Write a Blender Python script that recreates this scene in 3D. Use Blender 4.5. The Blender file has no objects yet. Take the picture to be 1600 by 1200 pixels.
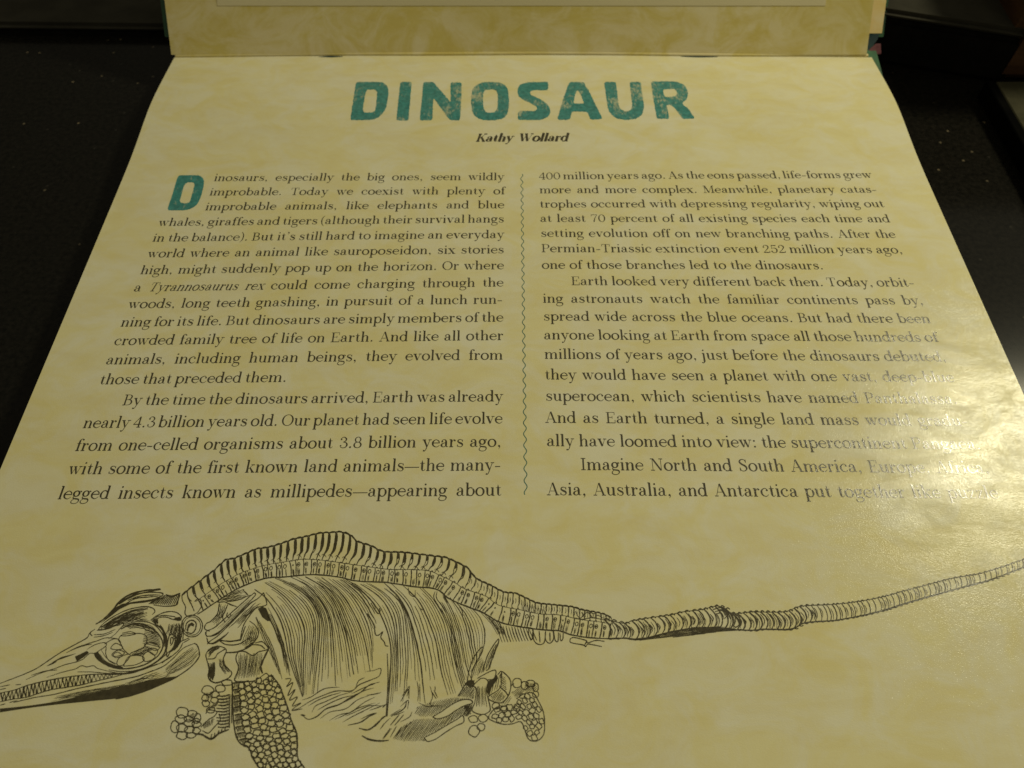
import bpy, bmesh, math, random
from mathutils import Vector
random.seed(7)
sc = bpy.context.scene
C = sc.collection

# ------------------------------------------------------------------ camera, world, lamps, exposure
F_PX = 1200.0                       # focal length in photo pixels (1600 wide)
PITCH = math.atan(1765.0 / F_PX)    # how far the camera looks down
CAM_H = 0.147                       # height over the page, metres
PAGE_Z = 0.010                      # page height over the counter
cam_d = bpy.data.cameras.new('camera')
cam = bpy.data.objects.new('camera', cam_d); C.objects.link(cam)
cam.location = (0, 0, PAGE_Z + CAM_H)
cam.rotation_euler = (math.pi / 2 - PITCH, 0, 0)
cam_d.sensor_width = 36; cam_d.lens = F_PX / 1600 * 36
cam_d.clip_start = 0.005; cam_d.clip_end = 20
cam_d.dof.use_dof = True
cam_d.dof.focus_distance = 0.168
cam_d.dof.aperture_fstop = 27.0
sc.camera = cam

w = bpy.data.worlds.new('World'); sc.world = w; w.use_nodes = True
wt = w.node_tree; bg = wt.nodes['Background']
# a dim room: brighter overhead and towards the lamp side, nearly dark on the left
wtc = wt.nodes.new('ShaderNodeTexCoord'); wdot = wt.nodes.new('ShaderNodeVectorMath'); wdot.operation = 'DOT_PRODUCT'
wdot.inputs[1].default_value = (0.62, -0.10, 0.78)
wr = wt.nodes.new('ShaderNodeMapRange'); wr.inputs[1].default_value = -0.1; wr.inputs[2].default_value = 1.0
wr.inputs[3].default_value = 0.03; wr.inputs[4].default_value = 0.34
wt.links.new(wtc.outputs['Generated'], wdot.inputs[0]); wt.links.new(wdot.outputs['Value'], wr.inputs[0])
wt.links.new(wr.outputs[0], bg.inputs['Strength'])
bg.inputs['Color'].default_value = (1.0, 0.92, 0.66, 1)

def area_lamp(name, loc, target, size, power, col):
    d = bpy.data.lights.new(name, 'AREA'); d.shape = 'DISK'; d.size = size; d.energy = power; d.color = col
    o = bpy.data.objects.new(name, d); C.objects.link(o); o.location = loc
    o.rotation_euler = (Vector(target) - Vector(loc)).to_track_quat('-Z', 'Y').to_euler()
    return o
area_lamp('kitchen_lamp', (0.445, 0.345, 0.46), (0.0, 0.12, 0.0), 0.08, 2.02, (1.0, 0.935, 0.635))

sc.view_settings.view_transform = 'Standard'; sc.view_settings.look = 'None'
sc.view_settings.exposure = 0; sc.view_settings.gamma = 1
sc.render.engine = 'CYCLES'
sc.cycles.use_denoising = True

# ------------------------------------------------------------------ geometry of the page
EDGE_L, EDGE_R = -0.1107, 0.1180
FOLD_Y = 0.2303
def page_z(x, y):
    z = 0.0014 * math.exp(-((y - 0.2035) / 0.017) ** 2)
    if y > 0.217: z -= 0.0004 * ((y - 0.217) / 0.0133) ** 2
    z -= 0.0009 * (math.sqrt(x * x + 0.0009) - 0.03) / 0.1
    return z
CP, SP = math.cos(PITCH), math.sin(PITCH)
def ray(px, py):
    a = (px - 800) / F_PX; b = (600 - py) / F_PX
    return (a, CP + b * SP, -SP + b * CP)
def on_page(px, py):
    """trace coordinates (1600x1200) -> flat page position in metres"""
    dx, dy, dz = ray(px, py); z = 0.0
    for _ in range(4):
        t = (CAM_H - z) / -dz
        x, y = dx * t, dy * t
        z = page_z(x, y)
    return x, y
def on_height(px, py, h):
    dx, dy, dz = ray(px, py); t = (CAM_H + PAGE_Z - h) / -dz
    return Vector((dx * t, dy * t, h))
INK = 0.00003

# ------------------------------------------------------------------ helpers
def new_obj(name, verts, faces, mat, parent=None, smooth=False):
    me = bpy.data.meshes.new(name); me.from_pydata(verts, [], faces); me.update()
    if mat: me.materials.append(mat)
    if smooth:
        for p in me.polygons: p.use_smooth = True
    o = bpy.data.objects.new(name, me); C.objects.link(o)
    if parent: o.parent = parent
    return o
def tag(o, label=None, cat=None, group=None, kind=None):
    if label: o['label'] = label
    if cat: o['category'] = cat
    if group: o['group'] = group
    if kind: o['kind'] = kind
    return o
def bevel_box(name, mat, lo, hi, r, parent=None, seg=3):
    bm = bmesh.new(); bmesh.ops.create_cube(bm, size=1)
    for v in bm.verts:
        v.co = Vector([(lo[i] + hi[i]) / 2 + v.co[i] * (hi[i] - lo[i]) for i in range(3)])
    if r > 0: bmesh.ops.bevel(bm, geom=bm.edges[:], offset=r, segments=seg, affect='EDGES', profile=0.6)
    me = bpy.data.meshes.new(name); bm.to_mesh(me); bm.free(); me.materials.append(mat)
    o = bpy.data.objects.new(name, me); C.objects.link(o)
    if parent: o.parent = parent
    return o

def smooth_path(pts, n=5, closed=False):
    """Catmull-Rom through points of any dimension"""
    out = []; m = len(pts)
    if m < 3 and not closed: 
        a, b = pts[0], pts[-1]
        return [tuple(a[k] + (b[k] - a[k]) * i / n for k in range(len(a))) for i in range(n + 1)]
    rng = range(m if closed else m - 1)
    for i in rng:
        if closed: p0, p1, p2, p3 = pts[(i - 1) % m], pts[i], pts[(i + 1) % m], pts[(i + 2) % m]
        else:
            p1, p2 = pts[i], pts[i + 1]
            p0 = pts[i - 1] if i > 0 else tuple(2 * p1[k] - p2[k] for k in range(len(p1)))
            p3 = pts[i + 2] if i + 2 < m else tuple(2 * p2[k] - p1[k] for k in range(len(p1)))
        for j in range(n):
            t = j / n
            out.append(tuple(0.5 * (2 * p1[k] + (p2[k] - p0[k]) * t + (2 * p0[k] - 5 * p1[k] + 4 * p2[k] - p3[k]) * t * t
                                    + (3 * p1[k] - p0[k] - 3 * p2[k] + p3[k]) * t ** 3) for k in range(len(p1))))
    if not closed: out.append(tuple(pts[-1]))
    return out

class Ink:
    """collects flat polygons in 2D (strips), later laid on the page"""
    def __init__(s): s.v = []; s.f = []; s.k = 0; s.lv = []
    def poly(s, pts):
        b = len(s.v); s.k += 1
        for p in pts: s.v.append((p[0], p[1])); s.lv.append(s.k % 9)
        s.f.append(tuple(range(b, b + len(pts))))
    def ribbon(s, path, closed=False):
        """path of (x, y, width)"""
        m = len(path)
        if m < 2: return
        b = len(s.v); s.k += 1; L = s.k % 9
        for i in range(m):
            if closed: q0, q1 = path[i - 1], path[(i + 1) % m]
            else: q0, q1 = path[max(i - 1, 0)], path[min(i + 1, m - 1)]
            tx, ty = q1[0] - q0[0], q1[1] - q0[1]; l = math.hypot(tx, ty) or 1
            nx, ny = -ty / l, tx / l; x, y, ww = path[i]; h = ww / 2
            s.v.append((x + nx * h, y + ny * h)); s.v.append((x - nx * h, y - ny * h)); s.lv += [L, L]
        for i in range(m if closed else m - 1):
            a = b + 2 * i; c = b + 2 * ((i + 1) % m)
            s.f.append((a, a + 1, c + 1, c))
    def disc(s, x, y, r, n=10):
        s.poly([(x + r * math.cos(2 * math.pi * i / n), y + r * math.sin(2 * math.pi * i / n)) for i in range(n)])
    def build(s, name, mat, parent, place):
        vs = []
        for (p, L) in zip(s.v, s.lv):
            x, y = place(p[0], p[1])
            vs.append((x, y, PAGE_Z + page_z(x, y) + INK + L * 2.5e-6))
        fs = []
        for f in s.f:                      # all faces look up
            a = 0
            for i in range(len(f)):
                p, q = vs[f[i]], vs[f[(i + 1) % len(f)]]; a += p[0] * q[1] - q[0] * p[1]
            fs.append(f if a > 0 else tuple(reversed(f)))
        return new_obj(name, vs, fs, mat, parent)

# ------------------------------------------------------------------ materials
def nmat(name):
    m = bpy.data.materials.new(name); m.use_nodes = True
    nt = m.node_tree; return m, nt, nt.nodes['Principled BSDF']
def node(nt, t, **kw):
    n = nt.nodes.new(t)
    for k, v in kw.items():
        if k in n.inputs: n.inputs[k].default_value = v
        else: setattr(n, k, v)
    return n
def noise(nt, vec, scale, detail=3, rough=0.55, stretch=(1, 1, 1), dist=0.0):
    mp = node(nt, 'ShaderNodeMapping'); mp.inputs['Scale'].default_value = stretch
    nt.links.new(vec, mp.inputs['Vector'])
    n = node(nt, 'ShaderNodeTexNoise', Scale=scale, Detail=detail, Roughness=rough, Distortion=dist)
    nt.links.new(mp.outputs[0], n.inputs['Vector']); return n
def ramp(nt, fac, stops):
    r = node(nt, 'ShaderNodeValToRGB'); e = r.color_ramp.elements
    while len(e) < len(stops): e.new(0.5)
    for i, (p, c) in enumerate(stops):
        e[i].position = p; e[i].color = (*c, 1) if len(c) == 3 else c
    nt.links.new(fac, r.inputs['Fac']); return r
def mixc(nt, fac, a, b, mode='MIX'):
    m = node(nt, 'ShaderNodeMix'); m.data_type = 'RGBA'; m.blend_type = mode
    for s, v in ((m.inputs[0], fac), (m.inputs[6], a), (m.inputs[7], b)):
        if hasattr(v, 'links'): nt.links.new(v, s)
        else: s.default_value = v if not isinstance(v, tuple) else (*v, 1)
    return m.outputs[2]

def paper_colour(nt, vec, pale, yellow, gold):
    a = noise(nt, vec, 88, 8, 0.68, (0.8, 1.0, 1), 1.1)          # crumpled clouds about 1-2 cm
    b = noise(nt, vec, 150, 6, 0.65, (0.5, 1.2, 1), 0.8)         # drawn-out streaks
    c = noise(nt, vec, 20, 2, 0.5)
    r1 = ramp(nt, a.outputs[0], [(0.40, yellow), (0.60, pale)])
    r2 = ramp(nt, b.outputs[0], [(0.36, (0.955, 0.925, 0.83)), (0.60, (1, 1, 1))])
    r3 = ramp(nt, c.outputs[0], [(0.45, (1, 1, 1)), (0.75, gold)])
    x = mixc(nt, 0.85, r1.outputs[0], r2.outputs[0], 'MULTIPLY')
    return mixc(nt, 0.8, x, r3.outputs[0], 'MULTIPLY')

def sheen(nt, bsdf, vec, wave, grain, rough, spec):
    """satin varnish: faint drawn-out ripples plus fine grain that breaks the highlight into sparkles"""
    n1 = noise(nt, vec, 300, 3, 0.6, (0.4, 1.2, 1), 0.6)
    n2 = noise(nt, vec, 4500, 2, 0.7, (0.6, 1, 1), 0.2)
    b1 = node(nt, 'ShaderNodeBump', Strength=wave, Distance=0.00016); nt.links.new(n1.outputs[0], b1.inputs['Height'])
    b2 = node(nt, 'ShaderNodeBump', Strength=grain, Distance=0.000042); nt.links.new(n2.outputs[0], b2.inputs['Height'])
    nt.links.new(b1.outputs[0], b2.inputs['Normal'])
    nt.links.new(b2.outputs[0], bsdf.inputs['Normal'])
    bsdf.inputs['Roughness'].default_value = rough
    n3 = noise(nt, vec, 130, 5, 0.7, (0.5, 1.2, 1), 0.8)          # uneven varnish
    mr = node(nt, 'ShaderNodeMapRange'); mr.inputs[1].default_value = 0.36; mr.inputs[2].default_value = 0.66
    mr.inputs[3].default_value = spec * 0.35; mr.inputs[4].default_value = spec * 1.75
    nt.links.new(n3.outputs[0], mr.inputs[0]); nt.links.new(mr.outputs[0], bsdf.inputs['Specular IOR Level'])
    return n1

def paper_material(name, pale, yellow, gold, wave=0.10, grain=0.72, rough=0.155, spec=0.18):
    m, nt, b = nmat(name)
    tc = node(nt, 'ShaderNodeTexCoord'); vec = tc.outputs['Object']
    nt.links.new(paper_colour(nt, vec, pale, yellow, gold), b.inputs['Base Color'])
    sheen(nt, b, vec, wave, grain, rough, spec)
    return m
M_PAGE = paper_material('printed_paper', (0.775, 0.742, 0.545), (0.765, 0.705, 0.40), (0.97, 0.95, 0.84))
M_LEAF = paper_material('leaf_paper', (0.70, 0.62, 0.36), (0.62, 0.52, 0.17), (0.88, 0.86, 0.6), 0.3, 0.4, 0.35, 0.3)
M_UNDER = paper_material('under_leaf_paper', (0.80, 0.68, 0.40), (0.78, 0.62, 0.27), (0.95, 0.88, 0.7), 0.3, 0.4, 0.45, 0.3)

def ink_material(name, col, rough=0.20, spec=0.62, speck=None):
    m, nt, b = nmat(name)
    tc = node(nt, 'ShaderNodeTexCoord'); vec = tc.outputs['Object']
    n = noise(nt, vec, 900, 2, 0.5)
    r = ramp(nt, n.outputs[0], [(0.3, tuple(c * 0.8 for c in col)), (0.7, tuple(min(1, c * 1.3) for c in col))])
    out = r.outputs[0]
    if speck:
        s1 = noise(nt, vec, 1000, 3, 0.7, (1.3, 0.55, 1), 0.5)
        s2 = noise(nt, vec, 130, 2, 0.5)
        add = node(nt, 'ShaderNodeMath', operation='ADD'); nt.links.new(s1.outputs[0], add.inputs[0]); nt.links.new(s2.outputs[0], add.inputs[1])
        rs = ramp(nt, add.outputs[0], [(0.0, (0, 0, 0)), (1.0, (1, 1, 1))])
        mr = node(nt, 'ShaderNodeMapRange'); mr.inputs[1].default_value = 1.07; mr.inputs[2].default_value = 1.30
        mr.inputs[3].default_value = 0; mr.inputs[4].default_value = 0.75
        nt.links.new(add.outputs[0], mr.inputs[0])
        nt.nodes.remove(rs)
        out = mixc(nt, mr.outputs[0], out, speck)
    nt.links.new(out, b.inputs['Base Color'])
    sheen(nt, b, vec, 0.22, 0.8, rough, spec)
    b.inputs['Coat Weight'].default_value = 0.12 if spec > 0.5 else 0.0; b.inputs['Coat Roughness'].default_value = 0.2
    nt.links.new(b.inputs['Normal'].links[0].from_socket, b.inputs['Coat Normal'])
    return m
M_INK = ink_material('black_ink', (0.056, 0.047, 0.024))
M_ENGRAVE = ink_material('engraving_ink', (0.062, 0.052, 0.026), 0.26, 0.32)
M_TEAL = ink_material('teal_ink', (0.055, 0.235, 0.225), 0.3, 0.4, (0.62, 0.58, 0.36))
M_TEALP = ink_material('teal_line_ink', (0.05, 0.16, 0.13), 0.3, 0.4)

def granite():
    m, nt, b = nmat('black_granite')
    tc = node(nt, 'ShaderNodeTexCoord'); vec = tc.outputs['Object']
    n = noise(nt, vec, 700, 3, 0.6)
    base = ramp(nt, n.outputs[0], [(0.3, (0.004, 0.004, 0.0033)), (0.8, (0.015, 0.0135, 0.0105))])
    v = node(nt, 'ShaderNodeTexVoronoi', Scale=230.0, voronoi_dimensions='2D'); nt.links.new(vec, v.inputs['Vector'])
    sp = ramp(nt, v.outputs['Distance'], [(0.04, (1, 1, 1)), (0.13, (0, 0, 0))])
    sep = node(nt, 'ShaderNodeSeparateColor'); nt.links.new(v.outputs['Color'], sep.inputs[0])
    pick = node(nt, 'ShaderNodeMath', operation='GREATER_THAN'); nt.links.new(sep.outputs[0], pick.inputs[0]); pick.inputs[1].default_value = 0.90
    mul = node(nt, 'ShaderNodeMath', operation='MULTIPLY'); nt.links.new(sp.outputs[0], mul.inputs[0]); nt.links.new(pick.outputs[0], mul.inputs[1])
    fl = ramp(nt, sep.outputs[1], [(0.3, (0.025, 0.023, 0.019)), (0.9, (0.16, 0.13, 0.08))])
    nt.links.new(mixc(nt, mul.outputs[0], base.outputs[0], fl.outputs[0]), b.inputs['Base Color'])
    b.inputs['Roughness'].default_value = 0.15; b.inputs['Specular IOR Level'].default_value = 0.15
    return m
M_GRANITE = granite()
def plain(name, c0, c1, scale, rough, stretch=(1, 1, 1), spec=0.4, bump=0.0):
    m, nt, b = nmat(name)
    tc = node(nt, 'ShaderNodeTexCoord'); n = noise(nt, tc.outputs['Object'], scale, 4, 0.6, stretch, 0.4)
    r = ramp(nt, n.outputs[0], [(0.35, c0), (0.68, c1)])
    nt.links.new(r.outputs[0], b.inputs['Base Color'])
    b.inputs['Roughness'].default_value = rough; b.inputs['Specular IOR Level'].default_value = spec
    if bump:
        bp = node(nt, 'ShaderNodeBump', Strength=0.5, Distance=bump); nt.links.new(n.outputs[0], bp.inputs['Height'])
        nt.links.new(bp.outputs[0], b.inputs['Normal'])
    return m
M_STONE_SHADE = plain('shaded_stone', (0.004, 0.004, 0.003), (0.009, 0.008, 0.007), 200, 0.6, spec=0.1)  # ledge front: its shade is put into this near-black stone colour
M_STONE_LIT = plain('lit_stone', (0.035, 0.033, 0.026), (0.05, 0.047, 0.036), 60, 0.95, spec=0.0)  # same ledge stone, painted lighter as the lamplit top
M_WOOD = plain('brown_wood', (0.055, 0.026, 0.011), (0.12, 0.06, 0.028), 50, 0.5, (0.5, 1, 7), 0.3, 0.0004)
M_WOODMARK = plain('burnt_mark', (0.01, 0.006, 0.004), (0.02, 0.012, 0.008), 100, 0.7)
M_SLAB = plain('olive_grey_board', (0.036, 0.034, 0.018), (0.055, 0.051, 0.028), 180, 0.8, spec=0.1)
M_BLACK = plain('black_trim', (0.003, 0.003, 0.003), (0.005, 0.005, 0.004), 80, 1.0, spec=0.0)
M_COVER = plain('green_cover', (0.018, 0.06, 0.028), (0.04, 0.14, 0.06), 90, 0.35)
M_COVERDK = plain('blue_green_cover_edge', (0.015, 0.035, 0.05), (0.03, 0.07, 0.07), 200, 0.4)
M_COVERRED = plain('red_cover_print', (0.10, 0.02, 0.03), (0.24, 0.09, 0.10), 150, 0.4)
M_PLASTIC = plain('grey_plastic_panel', (0.60, 0.53, 0.31), (0.65, 0.58, 0.35), 30, 0.28, (0.3, 1, 1), 0.6)

# ------------------------------------------------------------------ setting
tt = new_obj('tabletop', [(-3, -2, 0), (3, -2, 0), (3, 3, 0), (-3, 3, 0)], [(0, 1, 2, 3)], M_GRANITE)
tag(tt, kind='structure')

def upright(name, mat, p0, p1, h, th, label, cat):
    """a wall piece standing on the counter from p0 to p1, thickness th backwards"""
    p0 = Vector(p0); p1 = Vector(p1); d = (p1 - p0).normalized(); nrm = Vector((-d.y, d.x, 0))
    if nrm.y < 0: nrm = -nrm
    vs = []
    for z in h:
        for q in (p0, p1, p1 + nrm * th, p0 + nrm * th): vs.append((q.x, q.y, z))
    bm = bmesh.new(); bv = [bm.verts.new(v) for v in vs]
    for f in ((0, 1, 5, 4), (1, 2, 6, 5), (2, 3, 7, 6), (3, 0, 4, 7), (4, 5, 6, 7), (3, 2, 1, 0)): bm.faces.new([bv[i] for i in f])
    bmesh.ops.recalc_face_normals(bm, faces=bm.faces)
    bmesh.ops.bevel(bm, geom=bm.edges[:], offset=0.0015, segments=2, affect='EDGES')
    me = bpy.data.meshes.new(name); bm.to_mesh(me); bm.free(); me.materials.append(mat)
    o = bpy.data.objects.new(name, me); C.objects.link(o)
    return tag(o, label, cat)
a0 = on_height(1372, 99, 0); a1 = on_height(1546, 128, 0)
dr = (a1 - a0).normalized()
corner = a0 - dr * 0.03
end_r = a1 + dr * 0.004
def z_over(px, py, p, q):
    """height where the sight line crosses the upright plane through p and q"""
    d = Vector(ray(px, py)); c = Vector((0, 0, CAM_H + PAGE_Z)); n = (q - p).cross(Vector((0, 0, 1)))
    t = (p - c).dot(n) / d.dot(n); return (c + d * t).z
h_r = z_over(1470, 30, a0, a1)
nr = Vector((-dr.y, dr.x, 0)); nr = nr if nr.y > 0 else -nr
e = upright('stone_ledge', M_STONE_SHADE, corner, end_r, (0, h_r - 0.003), 0.25, 'low stone ledge with its front coloured as shade, behind the book, beside the wooden block', 'ledge')
upright('ledge_top', M_STONE_LIT, corner + nr * 0.0002, end_r + nr * 0.0002, (h_r - 0.0028, h_r), 0.2496, None, None).parent = e  # cap in the lit tone, body below in the painted shade
pl0 = Vector((corner.x - 0.07, corner.y + 0.004, 0)); dl = Vector((-1, 0.02, 0)).normalized()
nl = Vector((-dl.y, dl.x, 0)); nl = nl if nl.y > 0 else -nl
h_l = z_over(120, 39, pl0, pl0 + dl)
e = upright('stone_ledge', M_STONE_SHADE, pl0, pl0 + dl * 0.9, (0, h_l - 0.003), 0.25, 'low stone ledge with its front coloured as shade, at the upper left, behind the left edge of the book', 'ledge')
upright('ledge_top', M_STONE_LIT, pl0 + nl * 0.0002, pl0 + nl * 0.0002 + dl * 0.9, (h_l - 0.0028, h_l), 0.2496, None, None).parent = e

# ------------------------------------------------------------------ book
book = bpy.data.objects.new('book', None); C.objects.link(book); book.location = (0.0035, 0.12, 0)
tag(book, 'open picture book with a yellow parchment page, teal dinosaur title and engraved skeleton', 'book')
def part(o, parent=book):
    o.parent = parent
    o.matrix_parent_inverse = parent.matrix_world.inverted() if parent is not book else __import__('mathutils').Matrix.Translation(-book.location)
    return o

# lower page: a gently curved sheet with thickness, running on below the picture
def page_mesh():
    xs = [EDGE_L + (EDGE_R - EDGE_L) * i / 60 for i in range(61)]
    ys = []; y = -0.015
    while y < FOLD_Y - 1e-6: ys.append(y); y += 0.0015 if y > 0.17 else 0.006
    ys.append(FOLD_Y)
    vs = []; fs = []
    nx, ny = len(xs), len(ys)
    for top in (0, 1):
        for y in ys:
            for x in xs:
                # the corners at the fold are cut back a little
                xx = x
                vs.append((xx, y, PAGE_Z + page_z(x, y) - (0.0 if top == 0 else 0.0006)))
    N = nx * ny
    for j in range(ny - 1):
        for i in range(nx - 1):
            a = j * nx + i; fs.append((a, a + 1, a + nx + 1, a + nx)); fs.append((N + a + nx, N + a + nx + 1, N + a + 1, N + a))
    def side(ring):                       # cut edges get corners of their own, so the top stays evenly shaded
        for p, q in zip(ring, ring[1:]):
            b0 = len(vs); vs.extend([vs[p], vs[q], vs[q + N], vs[p + N]]); fs.append((b0 + 3, b0 + 2, b0 + 1, b0))
    side([i for i in range(nx - 1, -1, -1)][::-1])
    side([j * nx + nx - 1 for j in range(ny)])
    side([(ny - 1) * nx + i for i in range(nx - 1, -1, -1)])
    side([j * nx for j in range(ny - 1, -1, -1)])
    return vs, fs
vs, fs = page_mesh()
page = part(new_obj('page', vs, fs, M_PAGE, smooth=True))
for p in page.data.polygons:
    if abs(p.normal.z) < 0.6: p.use_smooth = False
page['label'] = 'lower page with teal title, two columns of text and a skeleton engraving'
bpy.context.view_layer.update()
def onpage(ink, name, mat, place=on_page, label=None):
    o = ink.build(name, mat, None, place)
    o.parent = page; o.matrix_parent_inverse = page.matrix_world.inverted()
    if label: o['label'] = label
    return o

# block of leaves and cover board below the page
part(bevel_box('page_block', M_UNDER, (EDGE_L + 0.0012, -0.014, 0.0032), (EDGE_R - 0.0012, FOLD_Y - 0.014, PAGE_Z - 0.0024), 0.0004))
part(bevel_box('cover_board', M_COVERDK, (EDGE_L - 0.0002, -0.016, 0.0002), (EDGE_R + 0.0002, FOLD_Y - 0.010, 0.0030), 0.0008))

# upper leaf, leaning back from the fold
TILT = math.radians(52)
LU = Vector((0, math.cos(TILT), math.sin(TILT))); LN = Vector((0, -math.sin(TILT), math.cos(TILT)))
FZ = PAGE_Z + page_z(0.05, FOLD_Y) + 0.0002
FO = Vector((0, FOLD_Y + 0.0002, FZ))
def on_leaf(px, py, off=0.0):
    d = Vector(ray(px, py)); c = Vector((0, 0, CAM_H + PAGE_Z)); o = FO + LN * off
    t = (o - c).dot(LN) / d.dot(LN); p = c + d * t
    return p.x, (p - o).dot(LU)
def leaf_sheet(name, mat, x0, x1, u0, u1, off, th=0.0005, wav=0.0, nx=40, nu=30):
    vs = []; fs = []
    for s in (0, 1):
        for j in range(nu + 1):
            for i in range(nx + 1):
                x = x0 + (x1 - x0) * i / nx; u = u0 + (u1 - u0) * j / nu
                q = off + wav * math.sin(x * 60 + 1) * (u * 8) - (th if s else 0)
                p = FO + LU * u + LN * q; vs.append((x, p.y, p.z))
    n1 = nx + 1; N = n1 * (nu + 1)
    for j in range(nu):
        for i in range(nx):
            a = j * n1 + i; fs.append((a, a + 1, a + n1 + 1, a + n1)); fs.append((N + a + n1, N + a + n1 + 1, N + a + 1, N + a))
    for i in range(nx):
        a = i; fs.append((a + N, a + 1 + N, a + 1, a)); a = nu * n1 + i; fs.append((a, a + 1, a + 1 + N, a + N))
    for j in range(nu):
        a = j * n1; fs.append((a, a + n1, a + n1 + N, a + N)); a = j * n1 + nx; fs.append((a + N, a + n1 + N, a + n1, a))
    return part(new_obj(name, vs, fs, mat))
xl, ul = on_leaf(262, 40); xr, ur = on_leaf(1360, 40)
LEAF_H = 0.13
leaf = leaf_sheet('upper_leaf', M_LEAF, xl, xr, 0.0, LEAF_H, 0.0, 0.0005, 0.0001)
leaf['label'] = 'upper page leaning back from the fold, darker olive yellow'
# glossy picture panel set into the upper leaf
px0, pu = on_leaf(340, 9); px1, _ = on_leaf(1290, 5)
panel = leaf_sheet('picture_panel', M_PLASTIC, px0, px1, pu, LEAF_H - 0.02, 0.00012, 0.0001)
panel['label'] = 'grey glossy picture panel set into the upper page'
# the next leaf, wider, behind on the right
xs0, us = on_leaf(1340, 52, -0.002); xs1, _ = on_leaf(1381, 30, -0.002)
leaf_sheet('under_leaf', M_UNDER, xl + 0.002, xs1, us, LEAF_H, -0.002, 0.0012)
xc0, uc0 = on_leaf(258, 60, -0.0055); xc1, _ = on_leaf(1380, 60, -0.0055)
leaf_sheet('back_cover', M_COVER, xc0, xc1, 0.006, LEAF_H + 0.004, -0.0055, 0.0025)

# red and dark printing on the cover where it shows beside the fold
def leaf_patch(name, mat, pts, off):
    vs = []
    for (px, py) in pts:
        x, u = on_leaf(px, py, off); p = FO + LN * off + LU * u; vs.append((x, p.y, p.z))
    for (px, py) in pts:
        x, u = on_leaf(px, py, off); p = FO + LN * (off - 0.0003) + LU * u; vs.append((x, p.y, p.z))
    n = len(pts)
    fs = [tuple(range(n)), tuple(range(2 * n - 1, n - 1, -1))] + [(i, i + n, (i + 1) % n + n, (i + 1) % n) for i in range(n)]
    return part(new_obj(name, vs, fs, mat))
leaf_patch('cover_print', M_COVERRED, [(1352, 86), (1377, 84), (1376, 68), (1369, 68), (1360, 76)], -0.0049)
leaf_patch('cover_print', M_COVERDK, [(1352, 84), (1362, 74), (1371, 62), (1374, 53), (1352, 53)], -0.0051)
# spine joining boards under the fold
def spine():
    vs = []; fs = []; n = 14
    y0, z0 = FOLD_Y - 0.012, 0.0050
    prof = []
    for i in range(n + 1):
        t = i / n; y = y0 + 0.0205 * t; z = z0 + 0.0036 * t
        prof.append((y, z))
    x0, x1 = EDGE_L - 0.0005, EDGE_R + 0.0032
    for s in (0, 1):
        for (y, z) in prof:
            for x in (x0, x1): vs.append((x, y, z - 0.0009 * s))
    N = 2 * (n + 1)
    for i in range(n):
        a = 2 * i; fs += [(a, a + 1, a + 3, a + 2), (N + a + 2, N + a + 3, N + a + 1, N + a), (a, a + 2, N + a + 2, N + a), (a + 1, N + a + 1, N + a + 3, a + 3)]
    return part(new_obj('spine', vs, fs, M_COVER, smooth=False))
spine()
# rounded ridge of paper along the fold
def ridge():
    vs = []; fs = []; n = 70; k = 7; x0, x1 = EDGE_L + 0.0004, EDGE_R - 0.0012
    for i in range(n + 1):
        x = x0 + (x1 - x0) * i / n
        zz = PAGE_Z + page_z(x, FOLD_Y) + 0.00008
        yy = FOLD_Y + 0.0006 + 0.00018 * math.sin(x * 75)
        for j in range(k + 1):
            a = math.pi * j / k * 1.1 - 0.15
            vs.append((x, yy - 0.0007 * math.cos(a), zz + 0.0006 * math.sin(a)))
    for i in range(n):
        for j in range(k):
            a = i * (k + 1) + j; fs.append((a, a + k + 1, a + k + 2, a + 1))
    return part(new_obj('fold_ridge', vs, fs, M_LEAF, smooth=True))
ridge()
for (xa, xb) in ((498, 536), (1064, 1121)):
    i = Ink(); P0 = on_page(xa, 89); P1 = on_page(xb, 89); yf = FOLD_Y - 0.0005
    i.ribbon(smooth_path([(P0[0], yf, 0.0002), ((P0[0] + P1[0]) / 2, yf, 0.0009), (P1[0], yf, 0.0003)], 6))
    onpage(i, 'fold_slot', M_COVERDK, lambda x, y: (x, y))

# ------------------------------------------------------------------ lettering: a wide roman book face drawn stroke by stroke
# units: x-height 100, capitals 150, ascenders 160; T hairline, B stem
T_, B_ = 9.2, 21.5
def V(x, y0, y1, ww=B_): return ('S', [(x, y0, ww), (x, y1, ww)], 1)
def H(x0, x1, y, th=T_): return ('S', [(x0, y, th), (x1, y, th)], 1)
def S(*p): return ('S', list(p), 4)
def D(x, y, r): return ('D', x, y, r)
def E(cx, cy, rx, ry, a0=0, a1=360, wt=B_, wn=T_):
    n = 26 if abs(a1 - a0) > 200 else 14; p = []
    for i in range(n + (0 if abs(a1 - a0) == 360 else 1)):
        a = math.radians(a0 + (a1 - a0) * i / n)
        p.append((cx + rx * math.cos(a), cy + ry * math.sin(a), wn + (wt - wn) * abs(math.cos(a)) ** 1.6))
    return ('C' if abs(a1 - a0) == 360 else 'S', p, 0)
BS = 2.8     # height of the foot serifs' centre line
def arch(x): return S((x + 5, 62, T_), (x + 20, 88, 7), (x + 40, 97, 8.5), (x + 56, 88, 13), (x + 61, 70, B_), (x + 61, 35, B_), (x + 61, 0, B_))
def foot(x, l=20, r=20): return H(x - l, x + r, BS)
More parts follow.
